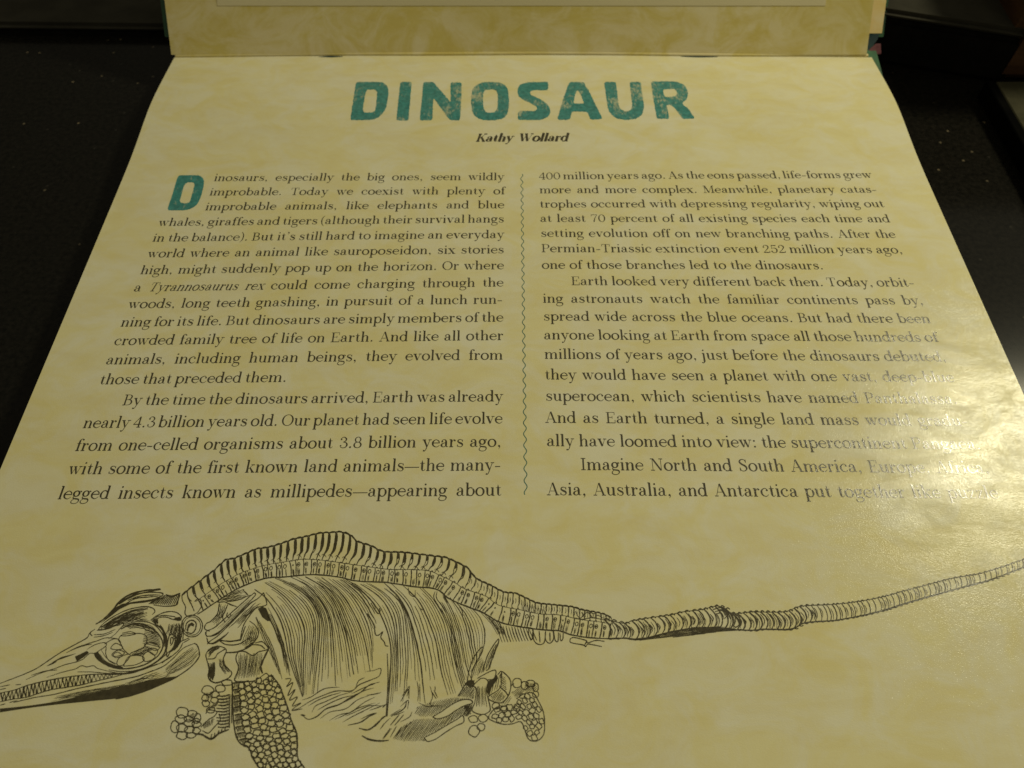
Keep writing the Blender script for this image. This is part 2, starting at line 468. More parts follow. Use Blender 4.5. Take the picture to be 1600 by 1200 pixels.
G = {
 'i': (58, [V(29, 0, 100), H(9, 30, 97), foot(29), D(28, 142, 11)]),
 'l': (58, [V(29, 0, 160), H(8, 30, 157), foot(29)]),
 'n': (118, [V(28, 0, 100), H(8, 30, 97), foot(28), arch(28), foot(89)]),
 'm': (180, [V(28, 0, 100), H(8, 30, 97), foot(28), arch(28), foot(89), arch(89), foot(150)]),
 'h': (118, [V(28, 0, 160), H(7, 30, 157), foot(28), arch(28), foot(89)]),
 'r': (86, [V(28, 0, 100), H(8, 30, 97), foot(28, 20, 24), S((33, 58, T_), (44, 82, 7), (60, 96, 8), (70, 92, 8)), D(70, 85, 11)]),
 'u': (118, [S((28, 98, B_), (28, 45, B_), (32, 16, 14), (48, 3, 9), (66, 8, 7), (84, 30, T_)), V(88, 0, 100), H(8, 30, 97), H(68, 90, 97), H(88, 110, BS)]),
 'o': (112, [E(56, 50, 42, 49)]),
 'c': (98, [S((84, 80, 6), (68, 97, 7), (50, 99, 8.5), (21, 78, 16), (14, 50, B_), (23, 20, 15), (50, 2, 9), (74, 8, 7), (90, 26, 5)), D(79, 77, 11.5)]),
 'e': (102, [S((93, 52, 9), (86, 78, 12), (54, 98, 8), (22, 77, 16), (14, 50, B_), (23, 20, 15), (54, 2, 9), (78, 9, 7), (95, 27, 4.5)), H(15, 96, 55, 10.5)]),
 'a': (104, [D(25, 72, 10.5), S((19, 76, T_), (30, 93, 7), (50, 98, 8), (66, 88, 14), (71, 66, B_), (71, 28, B_), (76, 8, 11), (88, 4, 6), (98, 10, 5)),
            S((70, 58, T_), (46, 52, 8), (24, 41, 14), (17, 25, B_), (24, 8, 12), (42, 2, 7), (58, 9, T_), (71, 26, 5))]),
 'b': (114, [V(26, 0, 160), H(5, 28, 157), E(62, 50, 38, 49, 158, -158)]),
 'd': (116, [E(52, 50, 38, 49, 22, 338), V(88, 0, 160), H(66, 90, 157), H(88, 110, BS)]),
 'p': (116, [V(27, -56, 100), H(7, 29, 97), foot(27, 21, 21)[:0] or H(6, 49, -53), E(64, 50, 38, 49, 158, -158)]),
 'q': (116, [E(52, 50, 38, 49, 22, 338), V(88, -56, 100), H(66, 110, -53)]),
 's': (92, [S((74, 72, 5), (68, 90, 6), (48, 98, 7.5), (26, 90, 13), (22, 70, 15), (44, 55, B_), (68, 42, B_), (76, 24, 14), (64, 6, 9), (44, 2, 7), (24, 10, 6), (16, 30, 5)), V(76, 70, 97, 5), V(15, 3, 32, 5)]),
 't': (74, [S((31, 134, 3), (32, 112, 12), (33, 92, B_), (33, 30, B_), (38, 9, 12), (50, 3, 7), (62, 9, 5.5), (67, 22, 5)), H(7, 62, 96.5, 6)]),
 'f': (68, [S((33, 0, B_), (33, 60, B_), (33, 118, B_), (38, 144, 13), (52, 157, 7), (66, 155, 8)), D(70, 146, 10.5), H(8, 62, 96.5, 6), H(11, 57, BS)]),
 'g': (106, [E(47, 65, 31, 33), S((70, 86, 5), (82, 96, 6), (92, 95, 7)), D(94, 90, 8), S((33, 37, 5), (20, 24, 9), (26, 8, 13), (54, 2, 16), (82, -2, 15), (94, -18, 13), (86, -42, 9), (58, -55, 7), (28, -52, 8), (11, -36, 10), (18, -14, 8), (36, 1, 6))]),
 'k': (116, [V(28, 0, 160), H(7, 30, 157), foot(28), S((34, 40, 5), (84, 96, 5)), S((54, 62, 14), (96, 2, B_)), H(66, 106, 97), H(76, 114, BS)]),
 'v': (108, [S((22, 98, B_), (56, 3, B_)), S((56, 2, 5), (88, 97, 5)), H(2, 44, 97), H(70, 108, 97)]),
 'w': (154, [S((20, 98, B_), (52, 3, 16)), S((52, 2, 5), (80, 97, 5)), S((72, 98, B_), (104, 3, 16)), S((104, 2, 5), (134, 97, 5)), H(2, 42, 97), H(56, 92, 97), H(117, 153, 97)]),
 'y': (110, [S((22, 98, B_), (58, 6, 15)), S((90, 97, 5), (58, 4, T_), (44, -36, 8), (30, -52, 8)), D(23, -45, 10), H(2, 44, 97), H(71, 110, 97)]),
 'x': (110, [S((24, 98, B_), (86, 2, B_)), S((84, 97, 5), (24, 3, 5)), H(4, 46, 97), H(66, 103, 97), H(4, 42, BS), H(64, 108, BS)]),
 'z': (96, [H(12, 84, 96.5, 6), H(11, 86, 3.5, 6), S((76, 97, 16), (20, 3, 16)), V(14, 72, 98, 5), V(85, 2, 32, 5)]),
 'j': (60, [S((31, 100, B_), (31, 30, B_), (31, -20, B_), (24, -46, 9), (10, -54, 7)), D(5, -45, 9), H(11, 32, 97), D(30, 142, 11)]),
 'A': (146, [S((68, 150, 5), (22, 2, 5.5)), S((70, 152, 19), (120, 0, 19)), H(38, 100, 50, 5.5), H(3, 44, BS), H(98, 144, BS)]),
 'B': (130, [V(34, 0, 150, 18), S((34, 147, 5.5), (72, 146, 6), (95, 131, 14), (98, 112, 18), (90, 90, 12), (66, 80, 6), (34, 79, 5.5)), S((64, 79, 6), (98, 70, 12), (111, 44, 19), (104, 18, 14), (78, 4, 6), (34, 3, 5.5)), H(9, 36, 147), H(9, 36, BS)]),
 'E': (128, [V(34, 0, 150, 18), H(9, 113, 147, 5.5), H(9, 117, BS), H(34, 84, 78, 5.5), V(111, 112, 149, 5.5), V(116, 2, 44, 5.5), V(83, 60, 96, 5)]),
 'I': (72, [V(36, 0, 150, 18), H(9, 63, 147), H(9, 63, BS)]),
 'K': (146, [V(34, 0, 150, 18), S((40, 62, 5), (118, 148, 5)), S((66, 88, 16), (122, 2, 19)), H(9, 60, 147), H(9, 60, BS), H(94, 138, 147), H(98, 144, BS)]),
 'M': (176, [V(30, 0, 150, 5.5), S((34, 150, 18), (86, 4, 17)), S((87, 3, 5), (138, 150, 5)), V(146, 0, 150, 18), H(8, 38, 147), H(8, 52, BS), H(140, 170, 147), H(120, 170, BS)]),
 'N': (156, [V(30, 0, 150, 5.5), S((34, 150, 18), (124, 2, 18)), V(128, 0, 150, 5.5), H(8, 52, BS), H(6, 38, 147), H(106, 150, 147)]),
 'O': (154, [E(77, 75, 62, 75, 0, 360, 19.5, 6)]),
 'P': (124, [V(34, 0, 150, 18), S((34, 147, 5.5), (80, 146, 6), (104, 130, 14), (110, 108, 18.5), (102, 86, 13), (78, 71, 6), (34, 70, 5.5)), H(9, 60, BS), H(9, 36, 147)]),
 'S': (110, [S((90, 112, 5), (82, 138, 7), (56, 149, 8), (28, 138, 14), (20, 112, 18), (44, 86, 19), (76, 66, 20), (92, 40, 18), (80, 12, 12), (52, 1, 8), (26, 10, 6), (15, 44, 5)), V(91, 108, 148, 5), V(14, 2, 46, 5)]),
 'T': (134, [V(67, 0, 150, 18), H(10, 124, 147, 5.5), V(12, 110, 149, 5.5), V(122, 110, 149, 5.5), H(40, 94, BS)]),
 'W': (214, [S((28, 150, 19), (76, 2, 18)), S((76, 2, 5), (114, 148, 5)), S((98, 150, 19), (146, 2, 18)), S((146, 2, 5), (188, 148, 5)), H(4, 52, 147), H(76, 122, 147), H(166, 208, 147)]),
 '4': (112, [S((74, 145, 8), (12, 42, 8)), H(8, 106, 42, 10), V(77, 0, 147, 17), H(54, 100, BS)]),
 '0': (114, [E(57, 72, 42, 72, 0, 360, 18, 5.5)]),
 '7': (108, [H(13, 100, 141, 9), S((98, 142, 5), (64, 72, 12), (48, 0, 18)), V(14, 108, 145, 5)]),
 '2': (110, [D(24, 108, 11), S((17, 112, T_), (30, 136, 7), (56, 144, 9), (84, 126, 16), (86, 98, 16), (56, 54, 9), (14, 10, 7)), S((13, 8, 12), (58, 8, 15), (98, 9, 13)), V(100, 4, 38, 5)]),
 '5': (110, [H(27, 92, 138, 12), V(27, 76, 143, 5), S((27, 78, 5), (54, 92, 7), (86, 78, 13), (95, 48, 18), (82, 14, 12), (52, 2, 7), (20, 14, 7)), D(22, 28, 11)]),
 '3': (108, [D(24, 114, 10), S((18, 118, T_), (34, 138, 7), (58, 143, 9), (82, 120, 16), (74, 92, 11), (48, 79, 5.5)), S((46, 79, 5.5), (82, 70, 11), (96, 42, 18), (82, 12, 12), (50, 2, 7), (20, 14, 7)), D(22, 30, 10)]),
 '8': (112, [E(56, 109, 32, 34, 0, 360, 14, 6), E(56, 39, 40, 38, 0, 360, 17, 6)]),
 '.': (58, [D(29, 10, 12)]),
 ',': (58, [D(28, 10, 12), S((36, 8, 11), (34, -12, 6), (22, -28, 3))]),
 ':': (58, [D(29, 10, 12), D(29, 86, 12)]),
 "'": (46, [D(23, 146, 11), S((31, 144, 10), (29, 126, 6), (18, 112, 3))]),
 '-': (80, [H(10, 70, 48, 11)]),
 '\u2014': (172, [H(2, 170, 46, 9.5)]),
 '(': (66, [S((56, 168, 4), (28, 122, 12), (20, 66, 15), (28, 12, 12), (56, -36, 4))]),
 ')': (66, [S((10, 168, 4), (38, 122, 12), (46, 66, 15), (38, 12, 12), (10, -36, 4))]),
}
def draw_glyph(ink, ch, x0, kx, place, slant=0.0, bold=1.0):
    """place(x, y) takes font units to page metres; widths follow the local scale"""
    for st in G[ch][1]:
        if st[0] == 'D':
            _, x, y, r = st
            ink.poly([place(x0 + (x + slant * (y + r * math.sin(a)) + r * bold ** 0.5 * math.cos(a)) * kx, y + r * math.sin(a)) for a in [2 * math.pi * i / 10 for i in range(10)]])
            continue
        kind, pts, n = st
        pts = [(p[0] + slant * p[1], p[1], p[2] * (bold if p[2] > 9 else bold ** 0.3)) for p in pts]
        path = smooth_path(pts, n) if n > 1 and len(pts) > 2 else pts
        # offset in font units, then place
        m = len(path); closed = kind == 'C'; b = len(ink.v); ink.k += 1; L = ink.k % 9
        for i in range(m):
            if closed: q0, q1 = path[i - 1], path[(i + 1) % m]
            else: q0, q1 = path[max(i - 1, 0)], path[min(i + 1, m - 1)]
            tx, ty = q1[0] - q0[0], q1[1] - q0[1]; l = math.hypot(tx, ty) or 1
            nx, ny = -ty / l, tx / l; x, y, ww = path[i]; h = ww / 2
            if not closed and n != 4 and abs(ty) > abs(tx): nx, ny = -1, 0          # upright stems end level
            elif n == 4 and m == 5 and abs(ty) > 20: nx, ny, h = -1, 0, h / max(0.3, abs(ty) / l)  # slanted stems too
            ink.v.append(place(x0 + (x + nx * h) * kx, y + ny * h)); ink.v.append(place(x0 + (x - nx * h) * kx, y - ny * h)); ink.lv += [L, L]
        for i in range(m if closed else m - 1):
            a = b + 2 * i; c = b + 2 * ((i + 1) % m); ink.f.append((a, a + 1, c + 1, c))

XH = 0.00192          # x-height of the body text, metres
KX = 0.965
def text_on_page(ink, runs, pl, pr, xh=XH, bold=1.0, slant=0.0, gap=56, fit=True):
    """runs: text with *...* for the slanted words; pl, pr: traced ends of the base line"""
    ax, ay = on_page(*pl); bx, by = on_page(*pr)
    W = math.hypot(bx - ax, by - ay); ux, uy = (bx - ax) / W, (by - ay) / W
    u = xh / 100.0
    glyphs = []; it = False
    for ch in runs:
        if ch == '*': it = not it; continue
        glyphs.append((ch, it))
    ink_w = sum((G[c][0] * (0.88 if i else 1)) for c, i in glyphs if c != ' ') * KX
    nsp = sum(1 for c, i in glyphs if c == ' ')
    first = glyphs[0][0]; ink_w -= 14
    need = W / u
    sp = (need - ink_w) / nsp if nsp else 0
    k = 1.0
    if sp < 34 or sp > 120 or not fit:
        s2 = min(max(sp, 34), 120)
        if not fit: s2 = gap
        k = (need - s2 * nsp) / ink_w; sp = s2
    x = -7.0 * KX * k
    for c, i in glyphs:
        if c == ' ': x += sp; continue
        kx = KX * k * (0.88 if i else 1)
        ox = x
        def place(gx, gy, ax=ax, ay=ay):
            return ax + (gx * ux - gy * uy) * u, ay + (gx * uy + gy * ux) * u
        draw_glyph(ink, c, ox, kx, place, slant + (0.27 if i else 0), bold)
        x += G[c][0] * kx

LEFT = [
 ("inosaurs, especially the big ones, seem wildly", (334, 283), (787.5, 281.4)),
 ("improbable. Today we coexist with plenty of", (327, 305.4), (788.5, 303.6)),
 ("improbable animals, like elephants and blue", (320.4, 328.6), (787.5, 325.4)),
 ("whales, giraffes and tigers (although their survival hangs", (247, 353.2), (787.3, 347.6)),
 ("in the balance). But it's still hard to imagine an everyday", (238, 377.6), (787.4, 372)),
 ("world where an animal like sauroposeidon, six stories", (230, 402.4), (787.2, 395.8)),
 ("high, might suddenly pop up on the horizon. Or where", (219, 428.4), (787, 420.6)),
 ("a *Tyrannosaurus rex* could come charging through the", (208.8, 455.5), (786.4, 447.6)),
 ("woods, long teeth gnashing, in pursuit of a lunch run-", (199.7, 481.8), (784.9, 474.4)),
 ("ning for its life. But dinosaurs are simply members of the", (188.2, 510.3), (786.2, 502.4)),
 ("crowded family tree of life on Earth. And like all other", (177.8, 539.4), (786.1, 531.2)),
 ("animals, including human beings, they evolved from", (165.2, 569.4), (785.5, 561.8)),
 ("those that preceded them.", (155, 600.6), (447, 596.6)),
 ("By the time the dinosaurs arrived, Earth was already", (190.8, 633.2), (785.6, 627)),
 ("nearly 4.3 billion years old. Our planet had seen life evolve", (129.2, 668.9), (784.8, 661.6)),
 ("from one-celled organisms about 3.8 billion years ago,", (116.8, 704.6), (782.8, 697.9)),
 ("with some of the first known land animals\u2014the many-", (105.6, 741.2), (781.8, 734.9)),
 ("legged insects known as millipedes\u2014appearing about", (89.8, 780), (783, 774.4)),
]
RIGHT = [
 ("400 million years ago. As the eons passed, life-forms grew", (842.4, 280.4), (1363, 278)),
 ("more and more complex. Meanwhile, planetary catas-", (843.6, 302), (1370.7, 301.2)),
 ("trophes occurred with depressing regularity, wiping out", (844, 324.4), (1382.3, 323.7)),
 ("at least 70 percent of all existing species each time and", (844.6, 346.8), (1391.2, 347.3)),
 ("setting evolution off on new branching paths. After the", (845.6, 370.2), (1400, 371.7)),
 ("Permian-Triassic extinction event 252 million years ago,", (846.4, 394), (1410.7, 396)),
 ("one of those branches led to the dinosaurs.", (847.2, 420), (1287, 420.9)),
 ("Earth looked very different back then. Today, orbit-", (893, 445.4), (1429.5, 447.8)),
 ("ing astronauts watch the familiar continents pass by,", (848.8, 472.9), (1443.3, 476)),
 ("spread wide across the blue oceans. But had there been", (849.9, 500.9), (1454.8, 504.8)),
 ("anyone looking at Earth from space all those hundreds of", (850.5, 530.2), (1467, 534)),
 ("millions of years ago, just before the dinosaurs debuted,", (851.4, 560.6), (1479.3, 564.6)),
 ("they would have seen a planet with one vast, deep-blue", (852, 592.8), (1492, 596.8)),
 ("superocean, which scientists have named Panthalassa.", (853.2, 626.2), (1497, 630.8)),
 ("And as Earth turned, a single land mass would gradu-", (852.6, 660.5), (1513.4, 665.4)),
 ("ally have loomed into view: the supercontinent Pangaea.", (855, 697), (1533, 701.9)),
 ("Imagine North and South America, Europe, Africa,", (908, 734.3), (1546.7, 739.4)),
 ("Asia, Australia, and Antarctica put together like puzzle", (855.2, 773.6), (1561.6, 778.8)),
]
flat = lambda x, y: (x, y)
for lines in (LEFT, RIGHT):
    for (t, a, b) in lines:
        i = Ink(); text_on_page(i, t, a, b); onpage(i, 'text_line', M_INK, flat)
i = Ink(); text_on_page(i, "Kathy Wollard", (743.5, 221.3), (886.5, 220.6), 0.00215, 1.85, 0.27, 64, False)
onpage(i, 'author_line', M_INK, flat)['label'] = 'bold slanted author line under the title'

# wavy rule between the columns
i = Ink(); (ax, ay) = on_page(815.3, 272); (bx, by) = on_page(821.5, 773)
n = 620; pth = []
for k in range(n + 1):
    t = k / n; y = ay + (by - ay) * t
    ph = 2 * math.pi * (ay - y) / 0.00288
    pth.append((ax + (bx - ax) * t + 0.00031 * math.sin(ph + 0.4), y, 0.00019))
i.ribbon(pth); onpage(i, 'wavy_rule', M_TEALP, flat)['label'] = 'thin wavy teal rule between the two text columns'

# title letters: traced outlines with rounded corners
def rounded(pts, r, n=4):
    out = []; m = len(pts)
    for k in range(m):
        p0, p1, p2 = pts[k - 1], pts[k], pts[(k + 1) % m]
        a = (p0[0] - p1[0], p0[1] - p1[1]); b = (p2[0] - p1[0], p2[1] - p1[1])
        la, lb = math.hypot(*a), math.hypot(*b); d = min(r, la * 0.48, lb * 0.48)
        s = (p1[0] + a[0] / la * d, p1[1] + a[1] / la * d); e = (p1[0] + b[0] / lb * d, p1[1] + b[1] / lb * d)
        for j in range(n + 1):
            t = j / n; out.append(((1 - t) ** 2 * s[0] + 2 * t * (1 - t) * p1[0] + t * t * e[0], (1 - t) ** 2 * s[1] + 2 * t * (1 - t) * p1[1] + t * t * e[1]))
    return out
def fine(pts, step, jit):
    out = []
    for k in range(len(pts)):
        p, q = pts[k], pts[(k + 1) % len(pts)]; l = math.hypot(q[0] - p[0], q[1] - p[1]); n = max(1, int(l / step))
        for j in range(n):
            t = j / n; out.append((p[0] + (q[0] - p[0]) * t + random.uniform(-jit, jit), p[1] + (q[1] - p[1]) * t + random.uniform(-jit, jit)))
    return out
def filled(name, mat, loops, ox, oy, sc_, r, label=None, jit=2.2):
    """flat letter with holes: a 2D curve filled, then laid on the page as a mesh"""
    cu = bpy.data.curves.new('tmp', 'CURVE'); cu.dimensions = '2D'; cu.fill_mode = 'BOTH'
    for lp, rr in loops:
        pts = fine(rounded(lp, rr if rr else r), 9, jit)
        sp = cu.splines.new('POLY'); sp.points.add(len(pts) - 1); sp.use_cyclic_u = True
        for k, p in enumerate(pts): sp.points[k].co = (p[0] / 100, -p[1] / 100, 0, 1)
    ob = bpy.data.objects.new('tmp', cu); C.objects.link(ob)
    dg = bpy.context.evaluated_depsgraph_get(); me = ob.evaluated_get(dg).to_mesh()
    i = Ink(); i.v = [(ox + v.co.x * 100 / sc_, oy - v.co.y * 100 / sc_) for v in me.vertices]
    i.lv = [0] * len(i.v); i.f = [tuple(p.vertices) for p in me.polygons]
    ob.evaluated_get(dg).to_mesh_clear(); bpy.data.objects.remove(ob); bpy.data.curves.remove(cu)
    o = onpage(i, name, mat, on_page)
    if label: o['label'] = label
    return o
Z = (530, 110, 5.3333); Z2 = (800, 110, 5.3333)
filled('title_letter', M_TEAL, [([(140, 97), (355, 97), (395, 120), (412, 165), (408, 235), (392, 310), (365, 360), (320, 398), (255, 415), (93, 415), (98, 375)], 0), ([(228, 160), (300, 160), (318, 178), (312, 250), (300, 335), (282, 350), (205, 350), (197, 325), (212, 230)], 22)], *Z, 26)
filled('title_letter', M_TEAL, [([(510, 97), (604, 97), (592, 260), (577, 418), (476, 416), (492, 260)], 0)], *Z, 18)
filled('title_letter', M_TEAL, [([(702, 97), (785, 97), (930, 268), (927, 101), (1022, 101), (1016, 260), (1008, 416), (922, 416), (785, 228), (776, 416), (670, 416), (688, 260)], 0)], *Z, 18)
filled('title_letter', M_TEAL, [([(1180, 98), (1330, 98), (1400, 130), (1417, 230), (1410, 340), (1380, 398), (1300, 416), (1180, 414), (1115, 370), (1097, 265), (1108, 150)], 0), ([(1215, 160), (1305, 160), (1322, 200), (1320, 310), (1300, 352), (1225, 352), (1200, 310), (1198, 200)], 26)], *Z, 55)
filled('title_letter', M_TEAL, [([(304, 97), (302, 166), (170, 166), (150, 180), (155, 205), (230, 236), (300, 285), (322, 335), (308, 385), (240, 413), (48, 413), (52, 338), (190, 338), (212, 325), (205, 300), (130, 262), (60, 225), (42, 170), (62, 120), (130, 98)], 0)], *Z2, 22)
filled('title_letter', M_TEAL, [([(478, 97), (598, 97), (640, 170), (756, 405), (652, 411), (630, 345), (500, 343), (480, 413), (376, 411), (430, 230)], 0), ([(545, 162), (562, 180), (602, 277), (510, 277), (530, 190)], 16)], *Z2, 20)
filled('title_letter', M_TEAL, [([(768, 97), (866, 97), (890, 300), (910, 330), (950, 343), (990, 333), (1004, 295), (980, 97), (1072, 97), (1102, 310), (1082, 372), (1030, 405), (950, 414), (865, 400), (812, 350), (796, 300)], 0)], *Z2, 18)
filled('title_letter', M_TEAL, [([(1158, 92), (1365, 92), (1440, 122), (1470, 190), (1458, 240), (1414, 275), (1470, 320), (1524, 403), (1425, 405), (1355, 312), (1322, 288), (1288, 286), (1312, 403), (1208, 405), (1178, 240)], 0), ([(1262, 158), (1358, 154), (1376, 185), (1366, 216), (1280, 224), (1260, 195)], 16)], *Z2, 18)
filled('drop_cap', M_TEAL, [([(440, 208), (930, 208), (1035, 300), (1028, 450), (960, 720), (870, 900), (740, 990), (600, 1030), (190, 1030), (185, 970), (300, 640), (395, 300)], 0), ([(620, 385), (700, 370), (795, 385), (810, 430), (715, 800), (680, 850), (590, 872), (485, 850), (462, 810), (565, 450)], 60)], 250, 260, 15.0, 70, 'large teal initial letter opening the left column', 4)

# ------------------------------------------------------------------ engraved skeleton, line by line, in trace coordinates
def P_(s, o=(0, 0, 1)):
    return [(o[0] + float(a.split(',')[0]) / o[2], o[1] + float(a.split(',')[1]) / o[2]) for a in s.split()]
def line(ink, pts, ww, taper=0.5, n=5, jit=0.12, closed=False):
    q = smooth_path(pts, n, closed); m = len(q); out = []
    for k, p in enumerate(q):
        t = k / max(1, m - 1)
        f = 1.0 if closed else (1 - taper) + taper * math.sin(math.pi * min(1, max(0, t))) ** 0.7
        out.append((p[0] + random.uniform(-jit, jit), p[1] + random.uniform(-jit, jit), ww * 0.93 * f * random.uniform(0.75, 1.2)))
    ink.ribbon(out, closed)
def lines(ink, o, ww, txt, taper=0.5, closed=False):
    for s in txt.strip().split(';'):
        if s.strip(): line(ink, P_(s, o), ww / o[2], taper, closed=closed)
def blk(ink, o, s): ink.poly(P_(s, o)) 
def resample(pts, n):
    q = smooth_path(pts, 8); L = [0]
    for a, b in zip(q, q[1:]): L.append(L[-1] + math.hypot(b[0] - a[0], b[1] - a[1]))
    out = []; k = 0
    for j in range(n):
        d = L[-1] * j / (n - 1)
        while k < len(L) - 2 and L[k + 1] < d: k += 1
        t = (d - L[k]) / ((L[k + 1] - L[k]) or 1); out.append((q[k][0] + (q[k + 1][0] - q[k][0]) * t, q[k][1] + (q[k + 1][1] - q[k][1]) * t))
    return out
def between(ink, a, b, n, ww, jit=0.3, t0=0.0, t1=1.0, trim=0.12, ends=True, vary=0.5):
    """n lines running alongside, from curve a to curve b"""
    A, B = resample(a, 14), resample(b, 14)
    for k in range(n):
        f = (k if ends else k + 0.5) / max(1, (n - 1 if ends else n))
        f += random.uniform(-0.14, 0.14) / n
        s = int(random.uniform(0, trim) * 13); e = 14 - int(random.uniform(0, trim) * 13)
        pts = [(A[j][0] + (B[j][0] - A[j][0]) * f + random.gauss(0, jit), A[j][1] + (B[j][1] - A[j][1]) * f + random.gauss(0, jit)) for j in range(s, e)]
        line(ink, pts, ww * random.uniform(1 - vary, 1 + vary), 0.6, 3)
def hatch_in(ink, poly, ang, gap, ww, jit=0.15, brk=0.0):
    ca, sa = math.cos(ang), math.sin(ang)
    R = [(p[0] * ca + p[1] * sa, -p[0] * sa + p[1] * ca) for p in poly]
    y = min(p[1] for p in R) + gap * 0.5; top = max(p[1] for p in R)
    while y < top:
        xs = []
        for k in range(len(R)):
            p, q = R[k], R[(k + 1) % len(R)]
            if (p[1] > y) != (q[1] > y): xs.append(p[0] + (q[0] - p[0]) * (y - p[1]) / (q[1] - p[1]))
        xs.sort()
        for a, b in zip(xs[::2], xs[1::2]):
            if b - a < gap * 0.6: continue
            a += random.uniform(-0.6, 0.8); b -= random.uniform(-0.6, 0.8)
            pts = [(a + (b - a) * t, y + random.gauss(0, jit)) for t in (0, 0.33, 0.66, 1)]
            line(ink, [(p[0] * ca - p[1] * sa, p[0] * sa + p[1] * ca) for p in pts], ww, 0.5, 3, 0.08)
        y += gap * random.uniform(0.85, 1.15)
def oval(ink, x, y, rx, ry, ww, rot=0.0, sq=0.25):
    pts = []
    n = 9; ph = random.uniform(0, 6)
    for k in range(n):
        a = 2 * math.pi * k / n; f = 1 + sq * 0.35 * math.cos(4 * a + ph) * random.uniform(0.4, 1) + random.uniform(-0.06, 0.06)
        px, py = rx * f * math.cos(a), ry * f * math.sin(a)
        pts.append((x + px * math.cos(rot) - py * math.sin(rot), y + px * math.sin(rot) + py * math.cos(rot)))
    line(ink, pts, ww, 0, 3, 0.06, True)
def inside(p, poly):
    c = False
    for k in range(len(poly)):
        a, b = poly[k - 1], poly[k]
        if (a[1] > p[1]) != (b[1] > p[1]) and p[0] < (b[0] - a[0]) * (p[1] - a[1]) / (b[1] - a[1]) + a[0]: c = not c
    return c
def pebbles(ink, poly, dx, dy, rot, ww):
    cx = sum(p[0] for p in poly) / len(poly); cy = sum(p[1] for p in poly) / len(poly)
    for r in range(-25, 26):
        for k in range(-25, 26):
            a, b = (k + 0.5 * (r % 2)) * dx, r * dy
            x = cx + a * math.cos(rot) - b * math.sin(rot) + random.uniform(-1.2, 1.2); y = cy + a * math.sin(rot) + b * math.cos(rot) + random.uniform(-1.2, 1.2)
            if inside((x, y), poly): oval(ink, x, y, dx * 0.5 * random.uniform(0.7, 1.12), dy * 0.52 * random.uniform(0.7, 1.12), ww, rot, 0.7)

# ---- skull
K = Ink(); o = (0, 900, 4.706)
lines(K, o, 8, """0,790 120,745 250,690 330,640 450,560 560,500 640,455 660,420 700,390;
 0,860 100,840 200,805 340,770 480,745 600,730 720,722 860,718;
 0,925 100,905 200,890 360,840 480,820 600,800 720,770 830,745 900,725;
 680,440 665,425 672,405; 100,930 250,895 400,870 560,830 700,800 850,770 1000,740 1100,705 1200,665 1280,600 1350,530 1430,495""", 0.35)
lines(K, o, 14, "705,355 760,320 830,250 880,190 950,140 1050,110 1120,102 1180,95", 0.35)
lines(K, o, 9, """860,215 920,170 1000,135 1100,120 1190,125 1195,142 1150,165 1080,180 980,195 900,215; 880,200 960,152 1080,118 1185,100;
 720,400 760,350 850,290 950,245 1060,225 1120,235 1140,260 1120,285; 720,395 790,390 860,360; 940,180 1020,150 1110,140 1180,140; 930,200 1000,165 1090,155 1160,150""", 0.4)
blk(K, o, "740,350 800,290 850,232 900,205 980,190 1060,180 1130,168 1195,140 1150,180 1060,196 960,206 880,245 810,300")
blk(K, o, "860,200 930,160 1000,132 1010,140 940,172 880,210")
for k in range(15): line(K, P_("%d,%d %d,%d" % (1095 + 14 * k, 205 + k * 0.9, 1165 + 11.5 * k, 158 - (k > 3) * 18), o), 8 / 4.7, 0.3)
blk(K, o, "1218,132 1262,146 1320,124 1326,134 1265,160 1225,146"); lines(K, o, 8, "1325,125 1312,170 1295,215 1200,222 1130,212", 0.3)
between(K, P_("740,375 860,300 980,250 1090,232", o), P_("745,402 860,365 980,325 1080,290", o), 11, 6.5 / 4.7, 0.25)
between(K, P_("880,330 960,300 1060,290", o), P_("900,350 1000,325 1100,330", o), 4, 5 / 4.7)
lines(K, o, 6.5, """710,400 760,395 830,365 900,345 908,362 880,390 850,425 800,462; 690,432 770,425 850,392; 690,450 760,440 830,415;
 490,565 560,530 640,500 720,475 780,455 860,462 885,480; 640,540 700,505 770,490 782,512 740,542 700,570;
 700,570 660,570 610,612 560,632 480,652 400,682 300,715 190,762; 345,745 450,710 550,685 600,660 640,668 690,660 720,680 800,700;
 570,705 680,706 800,716 900,712; 0,815 75,800; 0,836 45,826; 115,800 155,797; 0,950 40,940; 70,930 130,915; 230,730 330,700 420,690""")
lines(K, o, 12, "380,640 450,605 560,570; 345,662 420,628; 510,552 600,515 680,500", 0.9)
blk(K, o, "552,592 590,575 640,550 655,566 610,602 566,628")
lines(K, o, 11, "890,390 980,350 1090,370 1160,420 1197,490 1182,560 1120,622 1020,667 900,682 800,662 720,612 693,568", 0.2)
lines(K, o, 8, """895,368 1000,335 1115,348 1185,410 1220,500 1203,580 1130,642 1020,690 900,703 800,690; 800,703 900,716 1000,694 1100,664 1180,612 1240,560 1290,520 1330,482;
 845,725 960,716 1060,684 1180,640 1260,588""", 0.35)
lines(K, o, 13, "700,722 850,722 960,712 1060,684 1160,645", 0.8)
blk(K, o, "693,565 722,558 758,618 830,652 905,668 905,684 800,668 722,616")
lines(K, o, 5, "735,575 775,625 850,660; 745,545 790,610 860,648; 715,600 760,635 820,660")
for k in range(9): line(K, P_("%d,%d %d,%d %d,%d" % (1065 - k * 2, 398 + 12 * k, 1120, 412 + 12 * k, 1172 + k * 1.5, 440 + 11 * k), o), 6 / 4.7)
between(K, P_("900,372 1000,345 1100,362 1165,410", o), P_("930,392 1010,378 1090,398 1150,440", o), 5, 6 / 4.7)
